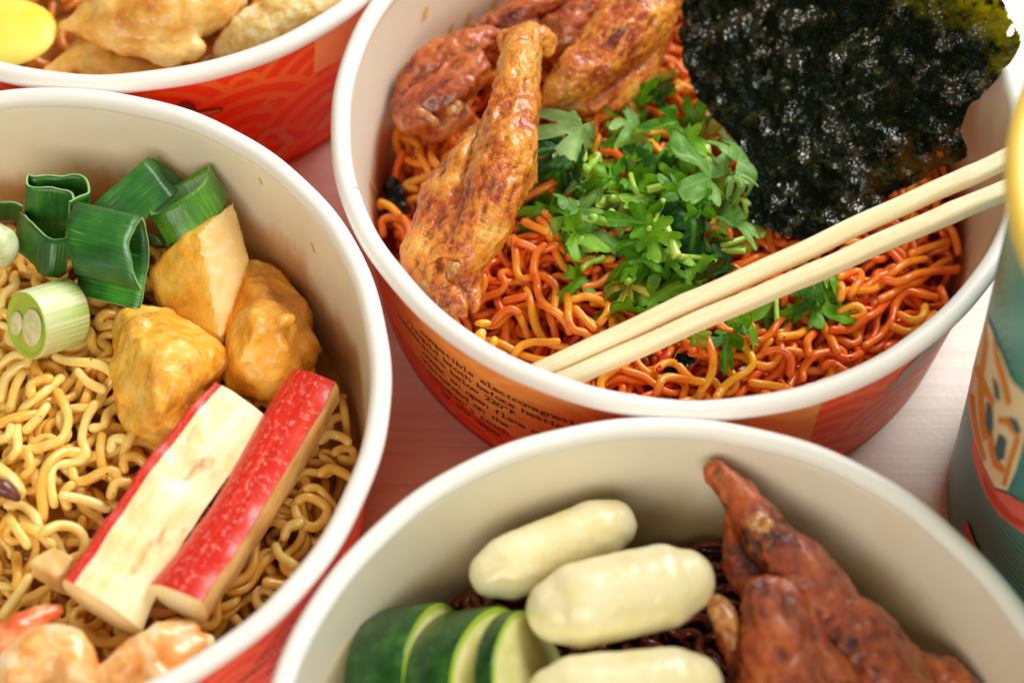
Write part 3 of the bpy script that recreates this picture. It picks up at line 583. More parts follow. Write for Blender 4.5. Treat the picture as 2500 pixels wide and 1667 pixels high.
def sheet(left, right, bottom, top, n):
    L, R = smooth_path(PP(left), n), smooth_path(PP(right), n); B, T = smooth_path(PP(bottom), n), smooth_path(PP(top), n)
    u = np.linspace(0, 1, n)[None, :, None]; v = np.linspace(0, 1, n)[:, None, None]
    S = (1-u)*L[:, None]+u*R[:, None]+(1-v)*B[None]+v*T[None]-((1-u)*(1-v)*B[0]+u*(1-v)*B[-1]+(1-u)*v*T[0]+u*v*T[-1]); return S
n = 230; S = sheet([(1722, 505, .0305), (1703, 420, .0315), (1690, 335, .0325), (1612, 240, .0345), (1570, 150, .0355), (1558, 60, .038), (1572, -60, .042)],
  [(2222, 362, .037), (2214, 305, .041), (2222, 262, .0445), (2262, 215, .049), (2305, 165, .0535), (2345, 95, .0580), (2330, 45, .062), (2290, -10, .066), (2270, -60, .069)],
  [(1722, 505, .0305), (1790, 537, .030), (1870, 549, .030), (1960, 512, .0315), (2060, 445, .0335), (2140, 402, .035), (2222, 362, .037)], [(1572, -60, .042), (1800, -75, .053), (2050, -75, .063), (2270, -60, .069)], n)
V = S.reshape(-1, 3); g = np.arange(n)/(n-1); UV = np.stack(np.broadcast_arrays(g[None, :], g[:, None]), -1).reshape(-1, 2)
i = np.arange(n-1)[:, None]*n; j = np.arange(n-1)[None]; F = np.stack([i+j, i+j+1, i+n+j+1, i+n+j], -1).reshape(-1, 4); N = normals(V, F)
V = V+N*(fbm(V, 45, 71, 3)*.0016+fbm(V, 170, 72, 2)*.0009+(fbm(V, 430, 73, 2))*.00060)[:, None]
fc = V[F].mean(1); e = np.minimum(np.minimum(UV[F].mean(1)[:, 0], 1-UV[F].mean(1)[:, 0]), np.minimum(UV[F].mean(1)[:, 1], 1-UV[F].mean(1)[:, 1]))
keep = fbm(fc, 330, 75, 3)*.5+fbm(fc, 90, 76, 2)*.25 < .12+e*45
keep &= e > .006+.016*fbm(fc, 260, 79, 3)
keep &= ~((fbm(fc, 150, 77, 2) > 1.08) & (UV[F].mean(1)[:, 0] > .6)); F = F[keep]
Vb = V-N*.00016; ed = {}
F2 = np.vstack([F, F[:, ::-1]+len(V)]); rt = solo('seaweed_sheet', np.vstack([V, Vb]), F2, M_NORI, 'glossy black crinkled seaweed sheet leaning on the back right rim', 'seaweed', uv=np.vstack([UV, UV]))
for x, y, r_ in [(1572, 828, 2.6), (1545, 850, 2.0)]:
    q = plC.drop(x, y, .0004); solo('seaweed_flake', *lump([ell(q, (r_*.001, r_*.0007, .0007))], .0004, 1, [(500, .0006, 4, '')]), M_NORI, 'small black seaweed flake among the front orange noodles'+(' beside the red chili strip' if x < 1560 else ' under the lower chopstick'), 'seaweed', uv=None)
q = PP([(900, 425, .0185), (915, 470, .0185)]); solo('seaweed_flake', *lump([tube(q, .0022, 12)], .0005, 1, [(400, .0006, 4, '')]), M_NORI, 'black seaweed scrap by the inner left wall under the dark wing', 'seaweed')
t = NT('chili'); t.set(Base_Color=(.55, .012, .02), Roughness=.25); solo('chili_strip', *tube(smooth_path(np.array([plC.drop(x, y, .0008) for x, y in [(1530, 790), (1522, 820), (1512, 850)]]), 14), .00055, 8), t.m, 'thin bright red chili strip just below the lower chopstick', 'chili')

# ---------------------------------------------------------------- chopsticks
t = NT('bamboo'); v = t.co('UV'); g1 = t.noise(t.map(v, (16, 520, 1)), 1, 4, .6); g2 = t.noise(t.map(v, (60, 2600, 1)), 1, 3, .6); nd = t.noise(t.map(v, (500, 900, 1)), 1, 3)
fib = t.lin(g2, .50, .66); c = t.ramp(g1, [(.30, (.82, .62, .32)), (.5, (.87, .75, .49)), (.68, (.91, .82, .61))]); c = t.mix(t.math('MULTIPLY', fib, .38), c, (.60, .38, .13))
t.set(Base_Color=c, Roughness=.46); t.bump(t.math('ADD', g2, t.math('MULTIPLY', nd, .3)), .25, .0003); M_BAM = t.m
def chop(p0, p1, w0, w1, label, roll, nodes):
    n = 120; C = np.linspace(0, 1, n)[:, None]; A = P(*p0); B = P(*p1); C = A*(1-C)+B*C; T = (B-A)/np.linalg.norm(B-A); up = np.array([0, 0, 1.]); sd = np.cross(T, up); sd /= np.linalg.norm(sd); up = np.cross(sd, T)
    up, sd = math.cos(roll)*up+math.sin(roll)*sd, math.cos(roll)*sd-math.sin(roll)*up
    th = np.linspace(0, 2*np.pi, 28, endpoint=False); ex = 3.6; cx = np.sign(np.cos(th))*np.abs(np.cos(th))**(2/ex); cy = np.sign(np.sin(th))*np.abs(np.sin(th))**(2/ex)
    L = np.linalg.norm(B-A); s = np.linspace(0, L, n); wd = np.linspace(w0, w1, n)/2*(1+.05*sum(np.exp(-((s-q)/.0022)**2) for q in nodes))
    wob = .00012*np.sin(s*140)+.00008*np.sin(s*310+1)
    V = C[:, None]+wob[:, None, None]*sd+wd[:, None, None]*(cx[None, :, None]*sd+cy[None, :, None]*up*.92); u = np.broadcast_to(s[:, None], (n, 28)); vv_ = np.broadcast_to((th*.0022)[None], (n, 28))
    i = np.arange(n-1)[:, None]*28; j = np.arange(28)[None]; k = (j+1) % 28; F = [list(f) for f in np.stack([i+j, i+k, i+28+k, i+28+j], -1).reshape(-1, 4)]+[list(range(27, -1, -1)), list(range((n-1)*28, n*28))]
    return solo('chopstick', V.reshape(-1, 3), F, M_BAM, label, 'chopstick', 'pair of bamboo chopsticks', uv=np.stack([u.ravel(), vv_.ravel()], 1))
chop((1228, 857, .0440), (2330, 356, .0560), .00375, .0040, 'bamboo chopstick nearer the seaweed sheet, upper of the pair', .10, (.034, .1))
chop((1275, 881, .0440), (2332, 426, .0555), .00365, .0040, 'bamboo chopstick nearer the front rim, lower of the pair', -.05, (.058, .09))

t = NT('crisp_yellow'); v = t.co(); t.set(Base_Color=t.ramp(t.noise(v, 300, 3), [(.35, (.90, .40, .02)), (.6, (.94, .60, .06))]), Roughness=.2); sss(t, .2, (1, .6, .2), .001); M_CY = t.m
for x, y, z, a_, b_, nm in [(1108, 742, .0352, 1.9, .9, 'flat'), (1106, 770, .0350, 1.2, 1.6, 'long'), (1134, 786, .0345, .9, 1.5, 'upright')]:
    solo('crisp_bit', *lump([ell(P(x, y, z), (a_*.001, b_*.001, .0009))], .0003, 2, [(400, .0003, 3, '')]), M_CY, 'small %s bright yellow crisp bit by the broken end of the long wing' % nm, 'crisp bit', 'yellow crisp bits at the front rim')

# ---------------------------------------------------------------- cilantro
def m_leaf(name, a, b, c, tl):
    t = NT(name); v = t.co(); uv = t.n('ShaderNodeSeparateXYZ', [t.co('UV')]); f = t.math('ADD', t.noise(v, 170, 3), t.math('MULTIPLY_ADD', t.rnd(), .34, -.17)); col = t.ramp(f, [(.3, a), (.5, b), (.72, c)])
    ve = t.math('ABSOLUTE', t.math('SUBTRACT', t.math('FRACT', t.math('MULTIPLY', t.math('SUBTRACT', uv.outputs[1], t.math('MULTIPLY', t.math('ABSOLUTE', uv.outputs[0]), .8)), 5.)), .5)); vk = t.lin(ve, .13, .02)
    mk = t.lin(t.math('ABSOLUTE', uv.outputs[0]), .045, .015); vk = t.math('MAXIMUM', t.math('MULTIPLY', vk, .45), t.math('MULTIPLY', mk, .8)); col = t.mix(t.math('MULTIPLY', vk, .75), col, tl)
    t.set(Base_Color=col, Roughness=.38, Specular_IOR_Level=.32); t.bump(t.math('ADD', t.math('MULTIPLY', vk, -.5), t.noise(v, 600, 2)), .4, .0004)
    tr = t.n('ShaderNodeBsdfTranslucent', [tl+(1,)]); mx = t.n('ShaderNodeMixShader', [.36]); t.t.links.new(t.b.outputs[0], mx.inputs[1]); t.t.links.new(tr.outputs[0], mx.inputs[2]); t.t.links.new(mx.outputs[0], t.out.inputs[0]); return t.m
LM = {'g': m_leaf('cilantro_green', (.045, .21, .008), (.13, .39, .012), (.27, .54, .030), (.32, .6, .04)), 'd': m_leaf('cilantro_dark', (.006, .055, .007), (.018, .11, .010), (.045, .19, .014), (.12, .32, .03)),
      'p': m_leaf('cilantro_pale', (.15, .36, .07), (.27, .50, .13), (.42, .62, .25), (.42, .65, .18)), 'y': m_leaf('cilantro_olive', (.17, .30, .012), (.30, .44, .02), (.45, .55, .04), (.6, .65, .05)), 'b': m_leaf('cilantro_yellowed', (.28, .24, .02), (.50, .42, .04), (.68, .58, .08), (.7, .6, .08))}
t = NT('cilantro_stem'); v = t.co(); t.set(Base_Color=t.ramp(t.noise(v, 200, 3), [(.3, (.20, .42, .03)), (.55, (.42, .60, .09)), (.75, (.64, .74, .26))]), Roughness=.28); sss(t, .15, (.5, 1, .2), .001); M_STEM = t.m
KIND = {'g': 'bright green', 'd': 'dark green', 'p': 'pale underside', 'y': 'olive green', 'b': 'yellowed'}
pileG = 'chopped cilantro heaped on the orange noodles'
def leaf_mesh(size, seed, cut):
    R = np.random.default_rng(seed); na, nr = 120, 9; ph = np.linspace(-2.55, 2.55, na); lob = [(0, 1.), (1.02, .84), (-1.02, .84), (1.95, .62), (-1.95, .62)]
    r = np.full(na, .36)
    for a, l in lob: a += R.normal(0, .08); r = np.maximum(r, l*R.uniform(.85, 1.1)*np.exp(-np.abs((ph-a)/.43)**4))
    r *= 1+.26*(np.abs(np.sin(ph*5.6+R.uniform(0, .6)))**.8-.6); r[0] = r[-1] = .14; r *= .62
    if cut:
        ac = R.uniform(-2.4, 2.4); cc = np.cos(ph-ac); lim = np.where(cc > .05, R.uniform(.22, .42)/np.maximum(cc, .05), 9); r = np.minimum(r, lim)
    q = np.linspace(0, 1, nr)**.8; X = (q[:, None]*r*np.sin(ph)).ravel()*R.uniform(.72, 1.2); Y = (q[:, None]*r*np.cos(ph)).ravel()+.12
    k1, k2, k3 = R.normal(-.6, 1.1), R.normal(-.8, .9), R.uniform(.1, .9)
    Z = k1*X*X*1.4+k2*(Y-.2)**2+k3*np.abs(X)*.6+.07*vn(np.stack([X*3.2, Y*3.2, 0*X+seed], 1), seed)+.025*vn(np.stack([X*9, Y*9, 0*X+seed], 1), seed+3)
    V = np.stack([X, Y, Z], 1)*size; i = np.arange(nr-1)[:, None]*na; j = np.arange(na-1)[None]; F = np.stack([i+j, i+j+1, i+na+j+1, i+na+j], -1).reshape(-1, 4)[:, ::-1]
    N = normals(V, F); m = len(V); bd = np.r_[np.arange((nr-1)*na, nr*na)]; side = np.stack([bd[:-1], bd[1:], bd[1:]+m, bd[:-1]+m], 1)
    return np.vstack([V, V-N*.00018]), np.vstack([F, F[:, ::-1]+m, side]), np.vstack([np.stack([X, Y], 1)]*2)
LEAF = []
DIR8 = ['right', 'upper right', 'top', 'upper left', 'left', 'lower left', 'bottom', 'lower right']
def zone(x, y):
    yc = 845-(x-1250)*.458
    if y > yc+40: return 'below the chopsticks'
    if y > yc-75: return 'along the upper chopstick'
    if x > 1640: return 'against the seaweed sheet'
    if y < 300: return 'at the back of the heap'
    if x < 1275: return 'beside the long golden wing'
    if y > 600: return 'at the front of the heap'
    if x < 1400: return 'left side of the heap'
    if x > 1540: return 'right side of the heap'
    return 'mid heap'
NAMED = {}
def uniq(l, x, y):
    k = l; q = ['', ', the higher one', ', the lower one', ', one of several alike']
    return l
def leaf(px, py, mm, ang, kind, lift=.0, cut=False, tilt=.45, where='in the heap', flat=None):
    mm *= random.uniform(.82, 1.28) if lift > .001 else 1.0; tilt *= 1.4; sd = len(LEAF)+100; R = np.random.default_rng(sd); V, F, uv = leaf_mesh(mm*.00120, sd, cut); q = plC.drop(px, py, .0012+lift)
    nrm = np.array([R.normal(0, tilt), R.normal(-.25, tilt), 1.]); nrm /= np.linalg.norm(nrm); d = RGT*math.cos(rad(ang))+UPV*math.sin(rad(ang)); d = d-nrm*(d@nrm); d /= np.linalg.norm(d); s_ = np.cross(d, nrm)
    W = q+V[:, :1]*s_+(V[:, 1:2]-.25*mm*.00120)*d+V[:, 2:]*nrm
    ix = plC.ix(W[::7, :2]); np.maximum.at(plC.h, (ix[:, 0], ix[:, 1]), np.minimum(W[::7, 2]+.0003, q[2]+.002))
    o = solo('cilantro_leaf', W, F, LM[kind], '%s %s cilantro %s pointing %s, %s' % ('big' if mm > 11.5 else ('small' if mm < 9 else 'mid'), KIND[kind], 'leaf scrap' if cut else 'leaf', DIR8[int(((ang % 360)+22.5)//45) % 8], zone(px, py)), 'cilantro', pileG, uv=uv); LEAF.append(o); return o
def k1(x, y): return (1350+x/3.92)/1.06293, (120+y/3.92)/1.06293
def k2(x, y): return (1250+x/3.92)/1.06293, (480+y/3.92)/1.06293
def k6(x, y): return (1600+x/2.613)/1.06293, (500+y/2.613)/1.06293
def stem(pts, r, lift=.0015, where='lying in the cilantro heap'):
    r *= 1.15; lift += .0012; C = smooth_path(np.array([plC.drop(x, y, lift+r*.001) for x, y in pts]), 16); C[:, 2] = np.maximum(C[:, 2], C[:, 2].mean()-.001); V, F = tube(C, r*.001, 10, False)
    n = 10; m = len(V)//n; Fl = [list(f) for f in F]+[list(range(n-1, -1, -1)), list(range((m-1)*n, m*n))]
    ix = plC.ix(C[:, :2]); np.maximum.at(plC.h, (ix[:, 0], ix[:, 1]), C[:, 2]+r*.001)
    (ax_, ay_), (bx_, by_) = pts[0], pts[-1]; an = math.degrees(math.atan2(-(by_-ay_), bx_-ax_)) % 180; sl = 'lying level' if an < 22 or an > 158 else ('upright' if 68 < an < 112 else ('leaning right' if an < 90 else 'leaning left'))
    return solo('cilantro_stalk', V, Fl, M_STEM, '%s %s pale green cilantro stalk %s, %s' % ('thick' if r > .85 else ('thin' if r < .65 else 'cut'), 'long' if math.hypot(bx_-ax_, by_-ay_) > 75 else 'short', sl, zone((ax_+bx_)/2, (ay_+by_)/2)), 'cilantro', pileG)
# lower layer, scattered through the heap
Rl = np.random.default_rng(5)
for k in range(46):
    a = Rl.uniform(0, 6.28); q = Rl.uniform(0, 1)**.6; x = 1450+205*q*math.cos(a)+.10*150*math.sin(a); y = 470+150*q*math.sin(a)+40*q*math.cos(a)
    leaf(x, y, Rl.uniform(8, 13), Rl.uniform(0, 360), 'ggygpgg'[k % 7], .0005, k % 2 == 0, .5, 'low in the heap')
for x, y, x2, y2, r_ in [(1900, 430, 1560, 480, .7), (520, 700, 700, 900, .8), (1350, 1150, 1250, 1000, .9), (1100, 1300, 900, 1350, .8)]: stem([k1(x, y), k1(x2, y2)], r_)
for x, y, mm, an, kd, lf, ct in [(1000, 330, 12, 92, 'y', .004, 0), (1010, 420, 10, 80, 'd', .003, 0), (700, 520, 8, 130, 'g', .002, 0), (860, 620, 9, 30, 'g', .002, 0), (40, 980, 14, 200, 'd', .002, 0), (120, 1120, 12, 250, 'd', .001, 0), (720, 900, 11, 270, 'y', .003, 1),
  (780, 720, 12, -38, 'p', .004, 1), (240, 820, 12, 245, 'p', .004, 0), (1000, 1150, 13, 270, 'd', .002, 0), (950, 920, 8, 200, 'b', .003, 1), (1250, 900, 13, 275, 'g', .005, 0), (1180, 690, 11, 200, 'g', .005, 0), (1400, 640, 10, 65, 'g', .006, 0), (1480, 850, 8, 20, 'b', .004, 1),
  (1680, 870, 11, 10, 'p', .003, 0), (1600, 1330, 14, 265, 'y', .004, 0), (1750, 1430, 9, 250, 'y', .004, 0), (1430, 1150, 14, 170, 'p', .006, 0), (1820, 1070, 11, 25, 'p', .006, 0), (1760, 1230, 6, 300, 'p', .006, 1), (400, 1230, 10, 10, 'y', .003, 1), (190, 1300, 7, 180, 'p', .004, 1),
  (560, 1260, 8, 60, 'g', .003, 0), (250, 1480, 8, 280, 'p', .004, 0), (900, 1440, 10, 190, 'g', .003, 0), (1290, 1420, 12, 240, 'g', .003, 0), (1130, 1330, 7, 160, 'p', .004, 0), (640, 1440, 8, 200, 'y', .003, 1)]:
    X, Y = k1(x, y); wh = 'near the seaweed edge' if x > 1350 else ('beside the long golden wing' if x < 450 else ('at the top of the heap' if y < 700 else 'mid heap')); leaf(X, Y, mm, an, kd, lf, bool(ct), .4, wh)
for x, y, mm, an, kd, lf, ct in [(650, 150, 8, 275, 'p', .004, 0), (180, 130, 9, 250, 'd', .002, 1), (640, 300, 11, 15, 'g', .004, 1), (900, 440, 8, 285, 'g', .003, 0), (1200, 250, 11, 175, 'g', .004, 0), (1460, 180, 11, 20, 'g', .005, 0), (1390, 370, 10, -20, 'g', .003, 0), (1130, 600, 15, 190, 'g', .005, 0),
  (1350, 720, 9, 280, 'g', .004, 1), (1110, 890, 9, 272, 'b', .004, 0), (610, 830, 11, 225, 'g', .003, 0), (1560, 840, 11, -15, 'g', .003, 0), (1060, 1080, 14, 190, 'g', .001, 0), (1330, 980, 12, 30, 'g', .001, 0), (1700, 720, 9, 110, 'g', .004, 0), (1860, 770, 11, 30, 'd', .004, 0), (1740, 280, 12, 270, 'd', .003, 0),
  (2080, 230, 11, 300, 'p', .004, 1), (2050, 1250, 11, 235, 'g', .001, 0), (2070, 1390, 10, 275, 'g', .001, 0), (2240, 1250, 8, 300, 'g', .002, 0), (1500, 570, 8, 60, 'g', .003, 0), (2000, 650, 9, 200, 'd', .002, 1), (1780, 1350, 5, 320, 'y', .001, 0)]:
    X, Y = k2(x, y); wh = 'just below the chopsticks' if y > 1150 else ('by the upper chopstick' if y > 800 else ('on the front noodles' if x < 1000 else 'at the front of the heap')); leaf(X, Y, mm, an, kd, lf, bool(ct), .4, wh)
for x, y, mm, an, kd, lf in [(1060, 640, 10, -40, 'g', .002), (1130, 650, 8, 10, 'p', .004), (1010, 560, 10, 110, 'd', .002), (920, 690, 9, 240, 'g', .001), (700, 710, 9, 280, 'g', .001), (800, 640, 9, 260, 'd', .001), (1120, 445, 6, 30, 'g', .002), (1010, 180, 9, 30, 'd', .002)]:
    leaf(*k6(x, y), mm, an, kd, lf, False, .4, 'right of the heap below the chopsticks')
for q, r_ in [([k1(430, 1040), k1(320, 1160)], .75), ([k1(300, 1000), k1(310, 1160)], .6), ([k1(2010, 985), k1(2040, 1080), k1(2060, 1190)], .95), ([k1(1230, 1200), k1(1350, 1390)], .95), ([k1(740, 1200), k1(780, 1330), k1(840, 1450)], .55), ([k1(1460, 960), k1(1480, 1080)], 1.0), ([k2(650, 400), k2(830, 560)], .75), ([k2(1450, 30), k2(1400, 180), k2(1310, 310)], .5),
  ([k2(1470, 300), k2(1580, 580)], 1.0), ([k2(1610, 575), k2(1900, 590), k2(2230, 545)], .6), ([k2(2085, 510), k2(2340, 470)], .95), ([k2(1995, 475), k2(2250, 390)], .6), ([k2(2230, 210), k2(2420, 370)], .95), ([k2(670, 690), k2(760, 620), k2(880, 620)], .6), ([k2(770, 205), k2(960, 265)], .9), ([k2(1930, 560), k2(1930, 660)], .8), ([k2(1100, 820), k2(1260, 710)], .7), ([k6(770, 590), k6(775, 730)], .5), ([k6(600, 130), k6(680, 160)], .8), ([k1(400, 1440), k1(580, 1430)], .8)]: stem(q, r_)

# ---------------------------------------------------------------- bowl of yellow noodles: leek, tofu, sticks, shrimp
def m_leek(name, a, b, c):
    t = NT(name); uv = t.co('UV'); v = t.co(); s_ = t.noise(t.map(uv, (1900, 45, 1)), 1, 3, .6); big = t.noise(v, 90, 3); col = t.ramp(t.math('ADD', t.math('MULTIPLY', big, .7), t.math('MULTIPLY', s_, .3)), [(.34, a), (.5, b), (.66, c)])
    lt = t.lin(t.noise(t.map(uv, (1200, 120, 1)), 1, 2), .64, .72); col = t.mix(t.math('MULTIPLY', lt, .4), col, (.30, .42, .10)); t.set(Base_Color=col, Roughness=.30, Coat_Weight=.15); t.bump(t.noise(t.map(uv, (2600, 60, 1)), 1, 3), .5, .0004); return t.m
M_LK = m_leek('leek_green', (.004, .055, .007), (.018, .13, .014), (.06, .26, .016)); M_LKB = m_leek('leek_bright', (.020, .105, .008), (.06, .23, .012), (.17, .40, .02))
t = NT('leek_cut_edge'); t.set(Base_Color=(.30, .48, .16), Roughness=.4); M_LKE = t.m
def band(name, pts, E, th, mat, label, closed=False, group='green leek rings in the yellow noodle bowl', n=90, wob=.0003):
    q = np.asarray(pts, float)
    if closed: q = np.vstack([q, q[:1]])
    C = smooth_path(q, n); E = np.asarray(E, float); nw = 9; T = np.gradient(C, axis=0); nr = np.cross(T, E); nr /= np.linalg.norm(nr, axis=1)[:, None]+1e-12; s = np.r_[0, np.cumsum(np.linalg.norm(np.diff(C, axis=0), axis=1))]
    q = np.linspace(0, 1, nw); O = C[:, None]+q[None, :, None]*E; jit = fbm(np.column_stack([s*1, 0*s, 0*s]), 260, 12, 2)*wob; O[:, 0] += jit[:, None]*E/np.linalg.norm(E); O[:, -1] += jit[::-1, None]*E/np.linalg.norm(E)
    O += (fbm(O.reshape(-1, 3), 120, 13, 2)*.00035).reshape(n, nw)[..., None]*nr[:, None]; I = O-nr[:, None]*th
    V = np.vstack([O.reshape(-1, 3), I.reshape(-1, 3)]); m = n*nw; i = np.arange(n-1)[:, None]*nw; j = np.arange(nw-1)[None]; A = np.stack([i+j, i+j+1, i+nw+j+1, i+nw+j], -1).reshape(-1, 4)
    k = np.arange(n-1)*nw; e1 = np.stack([k, k+nw, k+nw+m, k+m], 1); e2 = np.stack([k+nw-1, k+m+nw-1, k+nw+m+nw-1, k+nw+nw-1], 1); c = np.arange(nw-1); e3 = np.stack([c, c+m, c+1+m, c+1], 1); e4 = e3+(n-1)*nw
    F = np.vstack([A, A[:, ::-1]+m, e1, e2]+([] if closed else [e3, e4])); mi = np.r_[np.zeros(2*len(A), int), np.ones(len(F)-2*len(A), int)]
    uv = np.stack([np.repeat(s, nw), np.tile(q, n)*np.linalg.norm(E)], 1); return solo(name, V, F, [mat, M_LKE], label, 'leek', group, mi=mi, uv=np.vstack([uv, uv]))
def kl(x, y): return x/3.92/1.06293, (360+y/3.92)/1.06293
def onplane(x, y, a, nn): d = ray(x, y); return CAM+d*((a-CAM)@nn)/(d@nn)
def vecpx(x, y, z, dx, dy, dz): return P(x+dx, y+dy, z+dz)-P(x, y, z)
x0, y0 = kl(1700, 420); E = vecpx(x0, y0, .0430, 42, 71, -.0045)
band('leek_ring', [P(*kl(x, y), z) for x, y, z in [(1448, 645, .0405), (1490, 545, .0400), (1580, 425, .0400), (1710, 335, .0405), (1850, 262, .0415), (1992, 190, .0430), (1965, 275, .0440), (1880, 385, .0440), (1740, 500, .0435), (1570, 600, .0425)]], E, -.0005, M_LKB, 'bright green oval leek ring nearest the right, propped on tofu', True)
x0, y0 = kl(550, 330); E = vecpx(x0, y0, .0435, -3, 86, -.0085); a_ = P(x0, y0, .0435); nn = E/np.linalg.norm(E)+np.array([0, 0, -.4]); nn /= np.linalg.norm(nn)
band('leek_ring', [onplane(*kl(x, y), a_, nn) for x, y in [(690, 500), (650, 420), (520, 398), (385, 394), (245, 352), (268, 262), (330, 280), (440, 262), (570, 264), (700, 254), (800, 278), (866, 350), (875, 430), (780, 480), (672, 525)]], E, .0005, M_LK, 'upright dark green leek ring with overlapping ends near the left back')
x0, y0 = kl(400, 800); E = vecpx(x0, y0, .0385, -9, 84, -.0060)
band('leek_ring', [P(*kl(x, y), z) for x, y, z in [(640, 760, .034), (450, 690, .035), (280, 625, .037), (188, 607, .039), (250, 685, .041), (345, 765, .042), (430, 835, .0425), (512, 886, .0425), (600, 884, .0420), (672, 872, .0415)]], E, -.0005, M_LK, 'folded green leek piece in front of the upright ring')
x0, y0 = kl(1300, 1000); E = vecpx(x0, y0, .044, -148, -37, .0)
band('leek_ring', [P(*kl(x, y), z) for x, y, z in [(1345, 1368, .0425), (1298, 1240, .0455), (1258, 1100, .0470), (1246, 950, .0475), (1275, 800, .0470), (1352, 668, .0455), (1405, 760, .0425), (1420, 950, .0395), (1405, 1200, .0370), (1368, 1420, .0355), (1338, 1560, .0350)]], E, .0005, M_LK, 'broad curled dark leek piece at the centre, open to the right')
x0, y0 = kl(1400, 300); E = vecpx(x0, y0, .0405, -143, 122, .0)
band('leek_ring', [P(*kl(x, y), z) for x, y, z in [(1690, 430, .0400), (1550, 235, .0420), (1432, 82, .0430), (1560, 165, .0385), (1745, 315, .0365)]], E, .0005, M_LK, 'folded dark leek leaf highest against the back wall')
E = vecpx(20, 480, .034, -4, 40, -.004); band('leek_ring', [P(*kl(x, y), z) for x, y, z in [(-60, 540, .035), (40, 512, .036), (140, 508, .036), (225, 560, .035)]], E, .0005, M_LK, 'dark leek strip behind the left edge pieces')
E = vecpx(360, 580, .034, 18, 22, -.002); band('leek_ring', [P(*kl(x, y), z) for x, y, z in [(1400, 830, .0345), (1480, 840, .0345), (1540, 880, .033)]], E, .0005, M_LK, 'small dark leek scrap under the bright oval ring')
t = NT('leek_white'); uv = t.co('UV'); sx = t.n('ShaderNodeSeparateXYZ', [uv]); st = t.noise(t.map(uv, (1100, 18, 1)), 1, 3); col = t.mix(t.lin(sx.outputs[1], .0, .011), (.62, .74, .38), (.36, .58, .07)); col = t.mix(t.lin(st, .38, .62), col, (.74, .80, .50)); t.set(Base_Color=col, Roughness=.28); sss(t, .25, (.8, 1, .4), .002); M_LW = t.m
t = NT('leek_core'); v = t.co(); t.set(Base_Color=t.ramp(t.noise(v, 500, 3), [(.35, (.50, .60, .28)), (.6, (.70, .74, .48))]), Roughness=.35); sss(t, .3, (.8, 1, .5), .002); t.bump(t.noise(v, 1200, 3), .5, .0004); M_LC = t.m
t = NT('leek_ring_green'); t.set(Base_Color=(.36, .52, .06), Roughness=.35); M_LG = t.m
def white_leek(px, py, z, nrm, R, L, label, asp=.86):
    c = P(px, py, z); nrm = np.asarray(nrm); a1 = np.cross(nrm, [0, 0, 1.]); a1 /= np.linalg.norm(a1); a2 = np.cross(a1, nrm); th = np.linspace(0, 2*np.pi, 64, endpoint=False)
    ringp = lambda r, d: c-nrm*d+R*r*(np.cos(th)[:, None]*a1*asp+np.sin(th)[:, None]*a2)
    rt = root('leek_slice', (c[0], c[1], .015), label, 'leek'); ds = np.r_[0, .0003, np.linspace(.001, L-.001, 10), L-.0003, L]; rr = np.r_[.965, .99, np.ones(10), .98, .9]; V = np.vstack([ringp(r, d) for r, d in zip(rr, ds)])
    m = len(ds); i = np.arange(m-1)[:, None]*64; j = np.arange(64)[None]; k = (j+1) % 64; part('skin', V, np.stack([i+j, i+64+j, i+64+k, i+k], -1).reshape(-1, 4), M_LW, rt, uv=np.stack([np.tile(th*R, m), np.repeat(ds, 64)], 1))
    prof = [(.965, 0), (.90, -.0001), (.84, .0001), (.80, .0004), (.74, .0002), (.02, .0002)]; V = np.vstack([ringp(r, d) for r, d in prof]); i = np.arange(5)[:, None]*64; part('cut_face', V, np.stack([i+j, i+k, i+64+k, i+64+j], -1).reshape(-1, 4)[:, ::-1], M_LG, rt)
    for dx, dy, ra, rb in ((-.26, .12, .40, .60), (.42, -.22, .24, .40)):
        cc = c+R*(dx*a1*asp+dy*a2)+nrm*.00012; V, F = ell(cc, (R*ra, R*rb, .0003), np.stack([a1, a2, nrm]), 14); part('core', V, F, M_LC, rt)
white_leek(60, 748, .0385, cv(-.66, -.26, .70), .0079, .0115, 'pale green and white cut leek cylinder on the noodles at left')
V, F = lump([tube(np.array([P(-70, 560, .038), P(-14, 566, .0385)]), .0054, 20)], .0006, 3); solo('leek_slice', V, F, M_LC, 'pale leek end cut off by the left edge of the photo', 'leek')

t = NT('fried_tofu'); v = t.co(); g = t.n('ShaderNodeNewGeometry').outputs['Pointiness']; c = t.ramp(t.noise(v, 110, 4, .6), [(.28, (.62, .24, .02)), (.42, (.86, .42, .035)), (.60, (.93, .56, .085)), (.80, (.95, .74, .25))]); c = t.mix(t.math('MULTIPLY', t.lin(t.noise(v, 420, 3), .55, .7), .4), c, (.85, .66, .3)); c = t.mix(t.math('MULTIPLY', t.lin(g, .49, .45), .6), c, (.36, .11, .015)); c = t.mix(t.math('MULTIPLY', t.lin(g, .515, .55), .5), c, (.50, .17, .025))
t.set(Base_Color=c, Roughness=t.lin(t.noise(v, 300, 3), .3, .7, .18, .45), Coat_Weight=.25, Coat_Roughness=.12); sss(t, .2, (1, .6, .2), .002); t.bump(t.math('ADD', t.noise(v, 420, 4, .62), t.math('MULTIPLY', t.noise(v, 1500, 2), .4)), .6, .0008); M_TF = t.m
